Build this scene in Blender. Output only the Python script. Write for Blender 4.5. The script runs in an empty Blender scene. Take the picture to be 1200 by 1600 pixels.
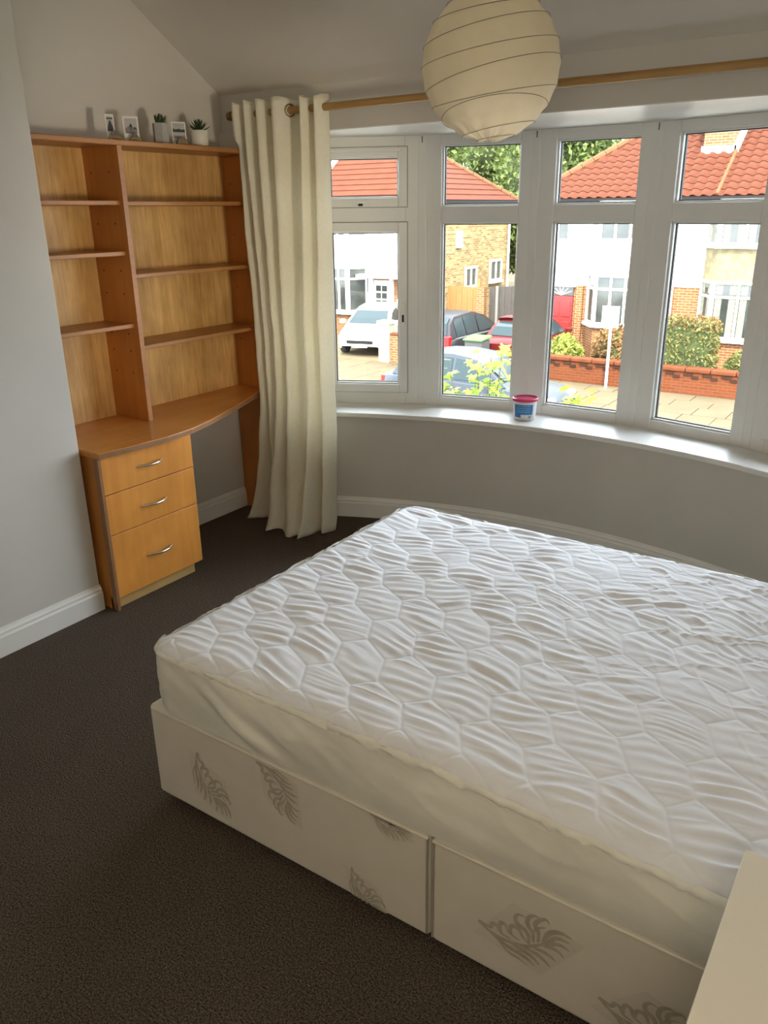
import bpy, math, random
import numpy as np
from mathutils import Matrix, Vector

scene = bpy.context.scene
C = scene.collection
random.seed(7)
PI = math.pi

# ------------------------------------------------------------------ camera
CAM = Vector((0.0, 0.0, 1.66))
F_PX, PITCH, ROLL, YAW = 1248.1, 0.3607, -0.01255, 0.6003
fw = Vector((-math.sin(YAW) * math.cos(PITCH), math.cos(YAW) * math.cos(PITCH), -math.sin(PITCH)))
rt = Vector((math.cos(YAW), math.sin(YAW), 0))
up = rt.cross(fw)
r2 = rt * math.cos(ROLL) + up * math.sin(ROLL)
u2 = up * math.cos(ROLL) - rt * math.sin(ROLL)
cam_d = bpy.data.cameras.new('camera')
cam_d.sensor_fit = 'VERTICAL'
cam_d.sensor_height = 36.0
cam_d.lens = 36.0 * F_PX / 1600.0
cam_d.clip_start = 0.02
cam_d.clip_end = 500
cam = bpy.data.objects.new('camera', cam_d)
C.objects.link(cam)
m3 = Matrix((r2, u2, -fw)).transposed()
cam.matrix_world = Matrix.Translation(CAM) @ m3.to_4x4()
scene.camera = cam

# ------------------------------------------------------------------ sky, sun, exposure
SKY = 14.0
SUN = 13.0
SPOT = 112.0       # unseen spotlight added to brighten bookcase, curtain and left wall
FILL_GLOW = 35.0        # unseen glowing globe added behind the viewer as warm fill
world = bpy.data.worlds.new('sky')
scene.world = world
world.use_nodes = True
bg = world.node_tree.nodes['Background']
bg.inputs['Color'].default_value = (0.80, 0.90, 1.0, 1)
bg.inputs['Strength'].default_value = SKY
sun_d = bpy.data.lights.new('sun', 'SUN')
sun_d.energy = SUN
sun_d.color = (1.0, 0.90, 0.70)
sun_d.angle = math.radians(0.53)
sun = bpy.data.objects.new('sun', sun_d)
C.objects.link(sun)
sun.rotation_euler = Vector((-0.34, 0.64, -0.78)).to_track_quat('-Z', 'Y').to_euler()
vs = scene.view_settings
vs.view_transform = 'Standard'
vs.look = 'None'
vs.gamma = 1.0
vs.use_curve_mapping = False
vs.exposure = 0.0
scene.cycles.use_denoising = True
scene.cycles.max_bounces = 14
scene.cycles.diffuse_bounces = 8
scene.cycles.glossy_bounces = 4
scene.cycles.transmission_bounces = 8
scene.cycles.transparent_max_bounces = 16
scene.cycles.sample_clamp_indirect = 12.0
scene.cycles.caustics_reflective = False
scene.cycles.caustics_refractive = False

# ------------------------------------------------------------------ bay window plan
JC = (-1.493, 1.417)
JR = 2.58
JA = [(k - 2.5) * 0.2296 for k in range(6)]
J = [(JC[0] + JR * math.sin(a), JC[1] + JR * math.cos(a)) for a in JA]
Z_SILL, Z_HEAD = 0.62, 2.02
for k in range(5):                       # sky portals, one for each window unit
    a, b = J[k], J[k + 1]
    ld = bpy.data.lights.new('window_portal', 'AREA')
    ld.shape = 'RECTANGLE'
    ld.size = 0.62
    ld.size_y = 1.46
    ld.cycles.is_portal = True
    lo = bpy.data.objects.new('window_portal', ld)
    C.objects.link(lo)
    mid = Vector(((a[0] + b[0]) / 2, (a[1] + b[1]) / 2, 1.32))
    n = Vector((mid.x - JC[0], mid.y - JC[1], 0)).normalized()
    lo.location = mid + n * 0.10
    lo.rotation_euler = (-n).to_track_quat('-Z', 'Y').to_euler()

# ------------------------------------------------------------------ materials
MATS = {}


def new_mat(name):
    m = bpy.data.materials.new(name)
    m.use_nodes = True
    nt = m.node_tree
    return m, nt, nt.nodes, nt.links, nt.nodes['Principled BSDF']


def mat(name, col, rough=0.6, metal=0.0, noise=0.0, nscale=20.0, bump=0.0, bscale=200.0, spec=0.4, stretch=None, col2=None,
        trans=0.0):
    if name in MATS:
        return MATS[name]
    m, nt, N, L, P = new_mat(name)
    P.inputs['Base Color'].default_value = (*col, 1)
    P.inputs['Roughness'].default_value = rough
    P.inputs['Metallic'].default_value = metal
    P.inputs['Specular IOR Level'].default_value = spec
    tc = N.new('ShaderNodeTexCoord')
    mp = N.new('ShaderNodeMapping')
    if stretch:
        mp.inputs['Scale'].default_value = stretch
    L.new(tc.outputs['Object'], mp.inputs['Vector'])
    if noise > 0 or col2:
        nz = N.new('ShaderNodeTexNoise')
        nz.inputs['Scale'].default_value = nscale
        nz.inputs['Detail'].default_value = 5
        L.new(mp.outputs['Vector'], nz.inputs['Vector'])
        cr = N.new('ShaderNodeValToRGB')
        c2 = col2 if col2 else tuple(c * (1 - noise) for c in col)
        c1 = col if col2 else tuple(min(1, c * (1 + noise * 0.6)) for c in col)
        cr.color_ramp.elements[0].position = 0.34
        cr.color_ramp.elements[1].position = 0.66
        cr.color_ramp.elements[0].color = (*c2, 1)
        cr.color_ramp.elements[1].color = (*c1, 1)
        L.new(nz.outputs['Fac'], cr.inputs['Fac'])
        L.new(cr.outputs['Color'], P.inputs['Base Color'])
    if bump > 0:
        nb = N.new('ShaderNodeTexNoise')
        nb.inputs['Scale'].default_value = bscale
        nb.inputs['Detail'].default_value = 4
        L.new(mp.outputs['Vector'], nb.inputs['Vector'])
        bp = N.new('ShaderNodeBump')
        bp.inputs['Strength'].default_value = bump
        bp.inputs['Distance'].default_value = 0.01
        L.new(nb.outputs['Fac'], bp.inputs['Height'])
        L.new(bp.outputs['Normal'], P.inputs['Normal'])
    if trans > 0:
        out = N['Material Output']
        tr = N.new('ShaderNodeBsdfTranslucent')
        tr.inputs['Color'].default_value = (*col, 1)
        mx = N.new('ShaderNodeMixShader')
        mx.inputs['Fac'].default_value = trans
        L.new(P.outputs['BSDF'], mx.inputs[1])
        L.new(tr.outputs['BSDF'], mx.inputs[2])
        L.new(mx.outputs['Shader'], out.inputs['Surface'])
    MATS[name] = m
    return m


def wood(name, c1, c2, rough=0.38, axis='y', fine=1.0, figure=0.5):
    """figured veneer: long grain along one axis plus a soft cross figure"""
    if name in MATS:
        return MATS[name]
    m, nt, N, L, P = new_mat(name)
    tc = N.new('ShaderNodeTexCoord')
    mp = N.new('ShaderNodeMapping')
    s = {'x': (1.2, 14, 14), 'y': (14, 1.2, 14), 'z': (14, 14, 1.2)}[axis]
    mp.inputs['Scale'].default_value = tuple(v * fine for v in s)
    L.new(tc.outputs['Object'], mp.inputs['Vector'])
    nz = N.new('ShaderNodeTexNoise')
    nz.inputs['Scale'].default_value = 1.6
    nz.inputs['Detail'].default_value = 8
    nz.inputs['Roughness'].default_value = 0.62
    nz.inputs['Distortion'].default_value = 0.8
    L.new(mp.outputs['Vector'], nz.inputs['Vector'])
    cr = N.new('ShaderNodeValToRGB')
    cr.color_ramp.elements[0].position = 0.30
    cr.color_ramp.elements[1].position = 0.72
    cr.color_ramp.elements[0].color = (*c2, 1)
    cr.color_ramp.elements[1].color = (*c1, 1)
    L.new(nz.outputs['Fac'], cr.inputs['Fac'])
    n2 = N.new('ShaderNodeTexNoise')
    n2.inputs['Scale'].default_value = 5.0
    n2.inputs['Detail'].default_value = 3
    L.new(tc.outputs['Object'], n2.inputs['Vector'])
    mx = N.new('ShaderNodeMix')
    mx.data_type = 'RGBA'
    mx.blend_type = 'MULTIPLY'
    mx.inputs['Factor'].default_value = figure
    c3 = N.new('ShaderNodeValToRGB')
    c3.color_ramp.elements[0].position = 0.3
    c3.color_ramp.elements[1].position = 0.7
    c3.color_ramp.elements[0].color = (0.62, 0.58, 0.52, 1)
    c3.color_ramp.elements[1].color = (1, 1, 1, 1)
    L.new(n2.outputs['Fac'], c3.inputs['Fac'])
    L.new(cr.outputs['Color'], mx.inputs['A'])
    L.new(c3.outputs['Color'], mx.inputs['B'])
    L.new(mx.outputs['Result'], P.inputs['Base Color'])
    P.inputs['Roughness'].default_value = rough
    P.inputs['Specular IOR Level'].default_value = 0.45
    bp = N.new('ShaderNodeBump')
    bp.inputs['Strength'].default_value = 0.05
    bp.inputs['Distance'].default_value = 0.005
    L.new(nz.outputs['Fac'], bp.inputs['Height'])
    L.new(bp.outputs['Normal'], P.inputs['Normal'])
    MATS[name] = m
    return m


def brick_mat(name, c1, c2, mortar, bw=0.225, rh=0.075, axis='xz'):
    if name in MATS:
        return MATS[name]
    m, nt, N, L, P = new_mat(name)
    tc = N.new('ShaderNodeTexCoord')
    sp = N.new('ShaderNodeSeparateXYZ')
    cb = N.new('ShaderNodeCombineXYZ')
    L.new(tc.outputs['Object'], sp.inputs['Vector'])
    L.new(sp.outputs['X' if axis == 'xz' else 'Y'], cb.inputs['X'])
    L.new(sp.outputs['Z'], cb.inputs['Y'])
    bt = N.new('ShaderNodeTexBrick')
    bt.inputs['Color1'].default_value = (*c1, 1)
    bt.inputs['Color2'].default_value = (*c2, 1)
    bt.inputs['Mortar'].default_value = (*mortar, 1)
    bt.inputs['Scale'].default_value = 1.0
    bt.inputs['Mortar Size'].default_value = 0.008
    bt.inputs['Brick Width'].default_value = bw
    bt.inputs['Row Height'].default_value = rh
    L.new(cb.outputs['Vector'], bt.inputs['Vector'])
    L.new(bt.outputs['Color'], P.inputs['Base Color'])
    P.inputs['Roughness'].default_value = 0.9
    P.inputs['Specular IOR Level'].default_value = 0.08
    bp = N.new('ShaderNodeBump')
    bp.inputs['Strength'].default_value = 0.4
    bp.inputs['Distance'].default_value = 0.02
    bp.invert = True
    L.new(bt.outputs['Fac'], bp.inputs['Height'])
    L.new(bp.outputs['Normal'], P.inputs['Normal'])
    MATS[name] = m
    return m


def glass_mat():
    m = bpy.data.materials.new('window_glass')
    m.use_nodes = True
    N, L = m.node_tree.nodes, m.node_tree.links
    N.remove(N['Principled BSDF'])
    tr = N.new('ShaderNodeBsdfTransparent')
    tr.inputs['Color'].default_value = (0.985, 0.99, 0.985, 1)
    gl = N.new('ShaderNodeBsdfGlossy')
    gl.inputs['Roughness'].default_value = 0.02
    fr = N.new('ShaderNodeFresnel')
    fr.inputs['IOR'].default_value = 1.3
    mx = N.new('ShaderNodeMixShader')
    L.new(fr.outputs['Fac'], mx.inputs['Fac'])
    L.new(tr.outputs['BSDF'], mx.inputs[1])
    L.new(gl.outputs['BSDF'], mx.inputs[2])
    L.new(mx.outputs['Shader'], N['Material Output'].inputs['Surface'])
    MATS['glass'] = m
    return m


def carpet_mat():
    m, nt, N, L, P = new_mat('carpet')
    tc = N.new('ShaderNodeTexCoord')
    nz = N.new('ShaderNodeTexNoise')
    nz.inputs['Scale'].default_value = 215
    nz.inputs['Detail'].default_value = 3
    L.new(tc.outputs['Object'], nz.inputs['Vector'])
    cr = N.new('ShaderNodeValToRGB')
    cr.color_ramp.elements[0].position = 0.36
    cr.color_ramp.elements[1].position = 0.68
    cr.color_ramp.elements[0].color = (0.046, 0.035, 0.026, 1)
    cr.color_ramp.elements[1].color = (0.185, 0.150, 0.118, 1)
    L.new(nz.outputs['Fac'], cr.inputs['Fac'])
    n2 = N.new('ShaderNodeTexNoise')
    n2.inputs['Scale'].default_value = 2.2
    n2.inputs['Detail'].default_value = 4
    L.new(tc.outputs['Object'], n2.inputs['Vector'])
    c2 = N.new('ShaderNodeValToRGB')
    c2.color_ramp.elements[0].color = (0.82, 0.82, 0.82, 1)
    c2.color_ramp.elements[1].color = (1.1, 1.1, 1.1, 1)
    L.new(n2.outputs['Fac'], c2.inputs['Fac'])
    mx = N.new('ShaderNodeMix')
    mx.data_type = 'RGBA'
    mx.blend_type = 'MULTIPLY'
    mx.inputs['Factor'].default_value = 1
    L.new(cr.outputs['Color'], mx.inputs['A'])
    L.new(c2.outputs['Color'], mx.inputs['B'])
    L.new(mx.outputs['Result'], P.inputs['Base Color'])
    P.inputs['Roughness'].default_value = 1.0
    P.inputs['Specular IOR Level'].default_value = 0.05
    vo = N.new('ShaderNodeTexVoronoi')
    vo.inputs['Scale'].default_value = 230
    L.new(tc.outputs['Object'], vo.inputs['Vector'])
    bp = N.new('ShaderNodeBump')
    bp.inputs['Strength'].default_value = 0.9
    bp.inputs['Distance'].default_value = 0.004
    bp.invert = True
    L.new(vo.outputs['Distance'], bp.inputs['Height'])
    L.new(bp.outputs['Normal'], P.inputs['Normal'])
    MATS['carpet'] = m
    return m


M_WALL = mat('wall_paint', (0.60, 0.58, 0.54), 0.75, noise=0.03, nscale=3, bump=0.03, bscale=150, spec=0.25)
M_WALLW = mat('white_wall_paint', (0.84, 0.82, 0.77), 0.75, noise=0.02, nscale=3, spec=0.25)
M_CEIL = mat('ceiling_paint', (0.64, 0.615, 0.565), 0.85, noise=0.02, nscale=3, spec=0.2)
M_WHITE = mat('white_gloss_paint', (0.80, 0.79, 0.76), 0.35, noise=0.02, nscale=6)
M_UPVC = mat('white_upvc', (0.80, 0.80, 0.78), 0.28, noise=0.015, nscale=5)
M_GASKET = mat('black_gasket', (0.015, 0.015, 0.015), 0.6, noise=0.2)
M_GLASS = glass_mat()
M_CARPET = carpet_mat()
M_BACK = wood('birch_back_panel', (0.90, 0.60, 0.24), (0.60, 0.34, 0.105), 0.42, 'z', 1.7, 0.7)
M_CARC = wood('honey_carcass', (0.58, 0.24, 0.055), (0.44, 0.165, 0.036), 0.36, 'z', 0.9, 0.5)
M_SHELF = wood('honey_shelf', (0.50, 0.235, 0.080), (0.38, 0.165, 0.050), 0.38, 'y', 1.0, 0.4)
M_DESK = wood('honey_desktop', (0.74, 0.335, 0.085), (0.58, 0.24, 0.055), 0.30, 'y', 0.8, 0.5)
M_DRAW = wood('honey_drawer', (0.86, 0.385, 0.085), (0.74, 0.305, 0.060), 0.32, 'z', 0.7, 0.5)
M_PLINTH = wood('pale_plinth', (0.62, 0.42, 0.17), (0.5, 0.32, 0.12), 0.4, 'y', 1.0, 0.3)
M_EDGE = mat('edge_banding', (0.30, 0.155, 0.075), 0.4, noise=0.1, nscale=30)
M_POLE = wood('pine_pole', (0.46, 0.28, 0.10), (0.34, 0.19, 0.06), 0.4, 'x', 1.5, 0.3)
M_CHROME = mat('brushed_nickel', (0.72, 0.70, 0.66), 0.25, metal=1.0, noise=0.05, nscale=80)
M_BRASS = mat('antique_brass', (0.30, 0.22, 0.12), 0.4, metal=1.0, noise=0.1, nscale=80)
M_CURT = mat('cream_curtain', (0.91, 0.88, 0.77), 0.9, noise=0.04, nscale=60, bump=0.15, bscale=500, spec=0.1, trans=0.42)
M_PAPER = mat('lantern_paper', (0.90, 0.83, 0.67), 0.9, noise=0.04, nscale=18, bump=0.15, bscale=60, spec=0.1, trans=0.42)
M_WIRE = mat('lantern_wire', (0.22, 0.19, 0.14), 0.6, noise=0.1)
M_QUILT = mat('quilted_white', (0.83, 0.84, 0.88), 0.8, noise=0.015, nscale=30, bump=0.10, bscale=700, spec=0.2)
M_SKIRT = mat('protector_skirt', (0.78, 0.76, 0.68), 0.55, noise=0.09, nscale=5, bump=0.1, bscale=40, spec=0.3)
M_DIVAN = mat('divan_damask', (0.67, 0.62, 0.54), 0.75, noise=0.03, nscale=9, bump=0.06, bscale=900, spec=0.2)
M_PIPE = mat('divan_piping', (0.72, 0.67, 0.58), 0.7, noise=0.03)
M_PRINT = mat('grey_leaf_print', (0.43, 0.385, 0.305), 0.6, noise=0.12, nscale=60)
M_PATCH = mat('damask_patch', (0.62, 0.57, 0.49), 0.7, noise=0.03)
M_BLACK = mat('black_plastic', (0.02, 0.02, 0.02), 0.5, noise=0.1)
M_CHEST = mat('white_laminate', (0.78, 0.73, 0.62), 0.45, noise=0.02, nscale=4)

BASE = {}


def prop(o, label=None, cat=None, group=None, kind=None):
    if label:
        o['label'] = label
    if cat:
        o['category'] = cat
    if group:
        o['group'] = group
    if kind:
        o['kind'] = kind
    return o


def thing(name, label, cat, base, group=None):
    o = bpy.data.objects.new(name, None)
    o.empty_display_size = 0.05
    C.objects.link(o)
    o.location = base
    BASE[o.name] = Vector(base)
    return prop(o, label, cat, group)


class MB:
    """collects shapes in world coordinates and links them as one mesh object"""

    def __init__(self):
        self.v, self.f = [], []

    def add(self, vs, fs):
        n = len(self.v)
        self.v += [tuple(p) for p in vs]
        self.f += [tuple(i + n for i in f) for f in fs]
        return self

    def box(self, x0, x1, y0, y1, z0, z1):
        return self.add([(x0, y0, z0), (x1, y0, z0), (x1, y1, z0), (x0, y1, z0), (x0, y0, z1), (x1, y0, z1), (x1, y1, z1), (x0, y1, z1)],
                        [(3, 2, 1, 0), (4, 5, 6, 7), (0, 1, 5, 4), (1, 2, 6, 5), (2, 3, 7, 6), (3, 0, 4, 7)])

    def obox(self, o, ax, ay, az):
        """box at corner o with edge vectors"""
        o, ax, ay, az = map(Vector, (o, ax, ay, az))
        vs = [o, o + ax, o + ax + ay, o + ay]
        vs += [p + az for p in vs]
        return self.add(vs, [(3, 2, 1, 0), (4, 5, 6, 7), (0, 1, 5, 4), (1, 2, 6, 5), (2, 3, 7, 6), (3, 0, 4, 7)])

    def prism(self, poly, vec):
        """polygon (list of 3d points) pushed along vec"""
        n = len(poly)
        vec = Vector(vec)
        vs = [Vector(p) for p in poly] + [Vector(p) + vec for p in poly]
        fs = [tuple(range(n - 1, -1, -1)), tuple(range(n, 2 * n))]
        fs += [(i, (i + 1) % n, n + (i + 1) % n, n + i) for i in range(n)]
        return self.add(vs, fs)

    def grid(self, rows, close_u=False):
        """rows: list of equally long point lists"""
        n, k = len(rows), len(rows[0])
        vs = [p for r in rows for p in r]
        fs = []
        for i in range(n - 1):
            for j in range(k if close_u else k - 1):
                a, b = i * k + j, i * k + (j + 1) % k
                fs.append((a, b, b + k, a + k))
        return self.add(vs, fs)

    def tube(self, path, r, seg=10, caps=True, close=False):
        path = [Vector(p) for p in path]
        rows = []
        n = len(path)
        rr = r if isinstance(r, (list, tuple)) else [r] * n
        prev = None
        for i, p in enumerate(path):
            if close:
                t = (path[(i + 1) % n] - path[i - 1]).normalized()
            else:
                t = (path[min(i + 1, n - 1)] - path[max(i - 1, 0)]).normalized()
            if prev is None:
                ref = Vector((0, 0, 1)) if abs(t.z) < 0.9 else Vector((1, 0, 0))
                a = t.cross(ref).normalized()
            else:
                a = (prev - t * prev.dot(t)).normalized()
            prev = a
            b = t.cross(a)
            rows.append([p + (a * math.cos(2 * PI * k / seg) + b * math.sin(2 * PI * k / seg)) * rr[i] for k in range(seg)])
        if close:
            rows.append(rows[0])
        n0 = len(self.v)
        self.grid(rows, True)
        if caps and not close:
            self.f.append(tuple(n0 + k for k in range(seg - 1, -1, -1)))
            self.f.append(tuple(n0 + (n - 1) * seg + k for k in range(seg)))
        return self

    def lathe(self, prof, c, seg=24, axis=(0, 0, 1), cap0=True, cap1=True):
        """prof: (radius, height) pairs around axis at c"""
        ax = Vector(axis).normalized()
        ref = Vector((1, 0, 0)) if abs(ax.x) < 0.9 else Vector((0, 1, 0))
        a = ax.cross(ref).normalized()
        b = ax.cross(a)
        c = Vector(c)
        rows = [[c + ax * h + (a * math.cos(2 * PI * k / seg) + b * math.sin(2 * PI * k / seg)) * r for k in range(seg)] for r, h in prof]
        n0 = len(self.v)
        self.grid(rows, True)
        if cap0:
            self.f.append(tuple(n0 + k for k in range(seg - 1, -1, -1)))
        if cap1:
            self.f.append(tuple(n0 + (len(prof) - 1) * seg + k for k in range(seg)))
        return self

    def build(self, name, m, parent=None, smooth=None, bevel=0.0, bseg=2, label=None, kind=None):
        me = bpy.data.meshes.new(name)
        b = BASE.get(parent.name, Vector((0, 0, 0))) if parent else Vector((0, 0, 0))
        me.from_pydata([(p[0] - b.x, p[1] - b.y, p[2] - b.z) for p in self.v], [], self.f)
        me.validate()
        me.update()
        me.materials.append(m)
        o = bpy.data.objects.new(name, me)
        C.objects.link(o)
        if parent:
            o.parent = parent
            BASE[o.name] = b
        if smooth is not None:
            me.polygons.foreach_set('use_smooth', [True] * len(me.polygons))
            me.set_sharp_from_angle(angle=math.radians(smooth))
        if bevel > 0:
            md = o.modifiers.new('bevel', 'BEVEL')
            md.width = bevel
            md.segments = bseg
            md.limit_method = 'ANGLE'
            md.angle_limit = math.radians(40)
            md.harden_normals = False
        if label:
            o['label'] = label
        if kind:
            o['kind'] = kind
        return o


def struct(name, mb, m, label, **k):
    o = mb.build(name, m, **k)
    o['kind'] = 'structure'
    o['label'] = label
    return o


def fix_normals(o):
    import bmesh
    bm = bmesh.new()
    bm.from_mesh(o.data)
    bmesh.ops.recalc_face_normals(bm, faces=bm.faces)
    bm.to_mesh(o.data)
    bm.free()


def vnoise(x, y, scale, seed):
    """smooth value noise in numpy, about -1..1"""
    rs = np.random.RandomState(seed)
    T = rs.rand(256, 256) * 2 - 1
    X, Y = np.asarray(x) * scale + 1000.0, np.asarray(y) * scale + 1000.0
    xi, yi = np.floor(X).astype(int), np.floor(Y).astype(int)
    fx, fy = X - xi, Y - yi
    fx, fy = fx * fx * fx * (fx * (fx * 6 - 15) + 10), fy * fy * fy * (fy * (fy * 6 - 15) + 10)
    g = lambda a, b: T[a % 256, b % 256]
    return (g(xi, yi) * (1 - fx) + g(xi + 1, yi) * fx) * (1 - fy) + (g(xi, yi + 1) * (1 - fx) + g(xi + 1, yi + 1) * fx) * fy


def np_grid(name, P, m, parent, smooth=True, close_u=False):
    """P: (rows, cols, 3) world points -> one mesh"""
    n, k = P.shape[:2]
    b = BASE.get(parent.name, Vector((0, 0, 0))) if parent else Vector((0, 0, 0))
    V = (P.reshape(-1, 3) - np.array(b)).astype(np.float32)
    i, j = np.meshgrid(np.arange(n - 1), np.arange(k if close_u else k - 1), indexing='ij')
    a = i * k + j
    bb = i * k + (j + 1) % k
    Fq = np.stack([a, bb, bb + k, a + k], -1).reshape(-1, 4).astype(np.int32)
    me = bpy.data.meshes.new(name)
    me.vertices.add(len(V))
    me.vertices.foreach_set('co', V.ravel())
    me.loops.add(Fq.size)
    me.loops.foreach_set('vertex_index', Fq.ravel())
    me.polygons.add(len(Fq))
    me.polygons.foreach_set('loop_start', np.arange(len(Fq), dtype=np.int32) * 4)
    me.polygons.foreach_set('loop_total', np.full(len(Fq), 4, dtype=np.int32))
    me.update(calc_edges=True)
    if smooth:
        me.polygons.foreach_set('use_smooth', np.ones(len(Fq), dtype=bool))
    me.materials.append(m)
    o = bpy.data.objects.new(name, me)
    C.objects.link(o)
    if parent:
        o.parent = parent
        BASE[o.name] = b
    return o

# ================================================================== ROOM
XL, XR, YB, YF = -3.27, 0.36, -0.85, 3.33      # left wall, right wall, back wall, window wall
XC, YC1 = -2.87, 1.94                          # chimney breast face and its far end
WC = (-1.45, 0.86)                             # centre of the curved bay wall
WR = 2.87
A_END = math.acos((YF - WC[1]) / WR)


def arc(r, n=48, a0=-A_END, a1=A_END):
    return [(WC[0] + r * math.sin(a0 + (a1 - a0) * i / n), WC[1] + r * math.cos(a0 + (a1 - a0) * i / n)) for i in range(n + 1)]


def frame_line(n=48, off=0.0):
    """points along the window frame polyline, off = metres outward"""
    pts = []
    for i in range(n + 1):
        s = 5.0 * i / n
        k = min(int(s), 4)
        f = s - k
        x = J[k][0] * (1 - f) + J[k + 1][0] * f
        y = J[k][1] * (1 - f) + J[k + 1][1] * f
        d = Vector((x - JC[0], y - JC[1])).normalized()
        pts.append((x + d.x * off, y + d.y * off))
    return pts


def band(inner, outer, z0, z1):
    """closed solid between two plan polylines"""
    mb = MB()
    rows = [[(x, y, z0) for x, y in inner], [(x, y, z1) for x, y in inner], [(x, y, z1) for x, y in outer], [(x, y, z0) for x, y in outer],
            [(x, y, z0) for x, y in inner]]
    mb.grid(rows)
    for e in (0, -1):
        i, o = inner[e], outer[e]
        mb.add([(i[0], i[1], z0), (o[0], o[1], z0), (o[0], o[1], z1), (i[0], i[1], z1)], [(0, 1, 2, 3)])
    return mb


# floor follows the bay
fl = MB()
a_in = arc(WR + 0.03)
poly = [(XL - 0.1, YB - 0.1), (XR + 0.1, YB - 0.1), (XR + 0.1, YF + 0.02)] + [p for p in reversed(a_in)] + [(XL - 0.1, YF + 0.02)]
fl.prism([(x, y, -0.12) for x, y in poly], (0, 0, 0.12))
struct('floor', fl, M_CARPET, 'dark brown grey short pile fitted carpet')
struct('wall_left', MB().box(XL - 0.12, XL, YB - 0.1, YF + 0.1, 0, 2.95), M_WALL, 'pale grey alcove wall behind the bookcase')
struct('wall_chimney', MB().box(XL, XC, YB, YC1, 0, 2.9), M_WALL, 'pale grey chimney breast wall left of the bookcase', bevel=0.004)
struct('wall_right', MB().box(XR, XR + 0.12, YB - 0.1, YF + 0.1, 0, 2.95), M_WALLW, 'off white wall at the head of the bed')
struct('wall_back', MB().box(XL, XR, YB - 0.12, YB, 0, 2.95), M_WALLW, 'off white wall behind the viewer')
ww = MB()
ww.box(XL, WC[0] - WR * math.sin(A_END), YF, YF + 0.12, 0, 2.3)
ww.box(WC[0] + WR * math.sin(A_END), XR, YF, YF + 0.12, 0, 2.3)
ww.box(WC[0] - WR * math.sin(A_END), WC[0] + WR * math.sin(A_END), YF, YF + 0.12, Z_HEAD + 0.004, 2.3)
struct('wall_window', ww, M_WALL, 'pale grey wall above and beside the bay window')
struct('wall_bay', band(arc(WR), frame_line(off=0.12), 0, 0.597), M_WALL, 'curved pale grey wall below the bay window', smooth=30)
# reveals at both ends of the bay
rv = MB()
for k, s in ((0, -1), (5, 1)):
    xe = WC[0] + s * WR * math.sin(A_END)
    pts = [(xe, YF + 0.002), (J[k][0], J[k][1] + 0.0), (J[k][0] + s * 0.05, J[k][1] + 0.10), (xe + s * 0.10, YF + 0.11), (xe + s * 0.002, YF + 0.11)]
    if s > 0:
        pts = pts[::-1]
    rv.prism([(x, y, 0.0) for x, y in pts], (0, 0, 2.1))
o = struct('wall_reveal', rv, M_WALL, 'pale grey side reveals of the bay window')
fix_normals(o)
sf = MB()
pts = [(WC[0] - WR * math.sin(A_END) - 0.1, YF + 0.002), (WC[0] + WR * math.sin(A_END) + 0.1, YF + 0.002)] + list(reversed(frame_line(40, 0.16)))
sf.prism([(x, y, Z_HEAD) for x, y in pts], (0, 0, 0.2))
struct('ceiling_bay', sf, M_WHITE, 'white flat ceiling of the bay above the window frames')
# ceiling: flat, then sloping down to the window wall
ce = MB()
zt, ys = 2.75, YF - (2.75 - 2.22) / 0.65
prof = [(YB - 0.12, zt), (ys, zt), (YF + 0.12, 2.22 - 0.12 * 0.65), (YF + 0.12, 2.5), (ys, 3.0), (YB - 0.12, 3.0)]
ce.prism([(XL - 0.12, y, z) for y, z in prof], (XR - XL + 0.24, 0, 0))
struct('ceiling', ce, M_CEIL, 'off white ceiling sloping down to the window wall')


def skirting(name, path, label, m=M_WHITE):
    """path: plan points; the room lies to the LEFT of the walking direction"""
    prof = [(0, 0), (0.018, 0), (0.018, 0.082), (0.013, 0.090), (0.0135, 0.100), (0.007, 0.108), (0.004, 0.118), (0, 0.118)]
    n = len(path)
    rows = []
    for i in range(n):
        a = Vector(path[max(i - 1, 0)])
        b = Vector(path[min(i + 1, n - 1)])
        t = (b - a).normalized()
        nn = Vector((-t.y, t.x))
        if 0 < i < n - 1:
            t1 = (Vector(path[i]) - a).normalized()
            nn = nn / max(0.4, nn.dot(Vector((-t1.y, t1.x))))
        rows.append([(path[i][0] + nn.x * d, path[i][1] + nn.y * d, z) for d, z in prof])
    mb = MB().grid(rows, True)
    k = len(prof)
    mb.f.append(tuple(range(k)))
    mb.f.append(tuple((n - 1) * k + q for q in range(k - 1, -1, -1)))
    o = struct(name, mb, m, label)
    fix_normals(o)
    return o


skirting('baseboard_chimney', [(XC, YC1), (XC, YB + 0.02)][::-1][::-1], 'white moulded skirting board along the chimney breast')
skirting('baseboard_left', [(XL, YF), (XL, YC1 + 0.02)], 'white moulded skirting board under the desk')
skirting('baseboard_right', [(XR, YB), (XR, YF)], 'white moulded skirting board behind the bed head')
skirting('baseboard_bay', [(XR, YF)] + arc(WR)[::-1] + [(XL, YF)], 'white curved skirting board below the bay window')
struct('trim_boxing', MB().box(XL, -3.0, YF - 0.03, YF, 1.90, 2.045), M_WALL, 'small painted boxing in the corner above the bookcase', bevel=0.003)

# window sill of three boards
si = bpy.data.objects.new('trim_sill', None)
C.objects.link(si)
prop(si, 'white painted curved window sill of three boards', kind='structure')
BASE[si.name] = Vector((0, 0, 0))
inn = arc(WR - 0.035, 60, -A_END + 0.012, A_END - 0.012)
out = frame_line(60, 0.06)
for i0, i1, dz in ((0, 15, 0), (15, 48, 0.0015), (48, 60, 0.0)):
    band(inn[i0:i1 + 1], out[i0:i1 + 1], 0.597 + dz, Z_SILL + dz).build('sill_board', M_WHITE, si, bevel=0.004)


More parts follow.
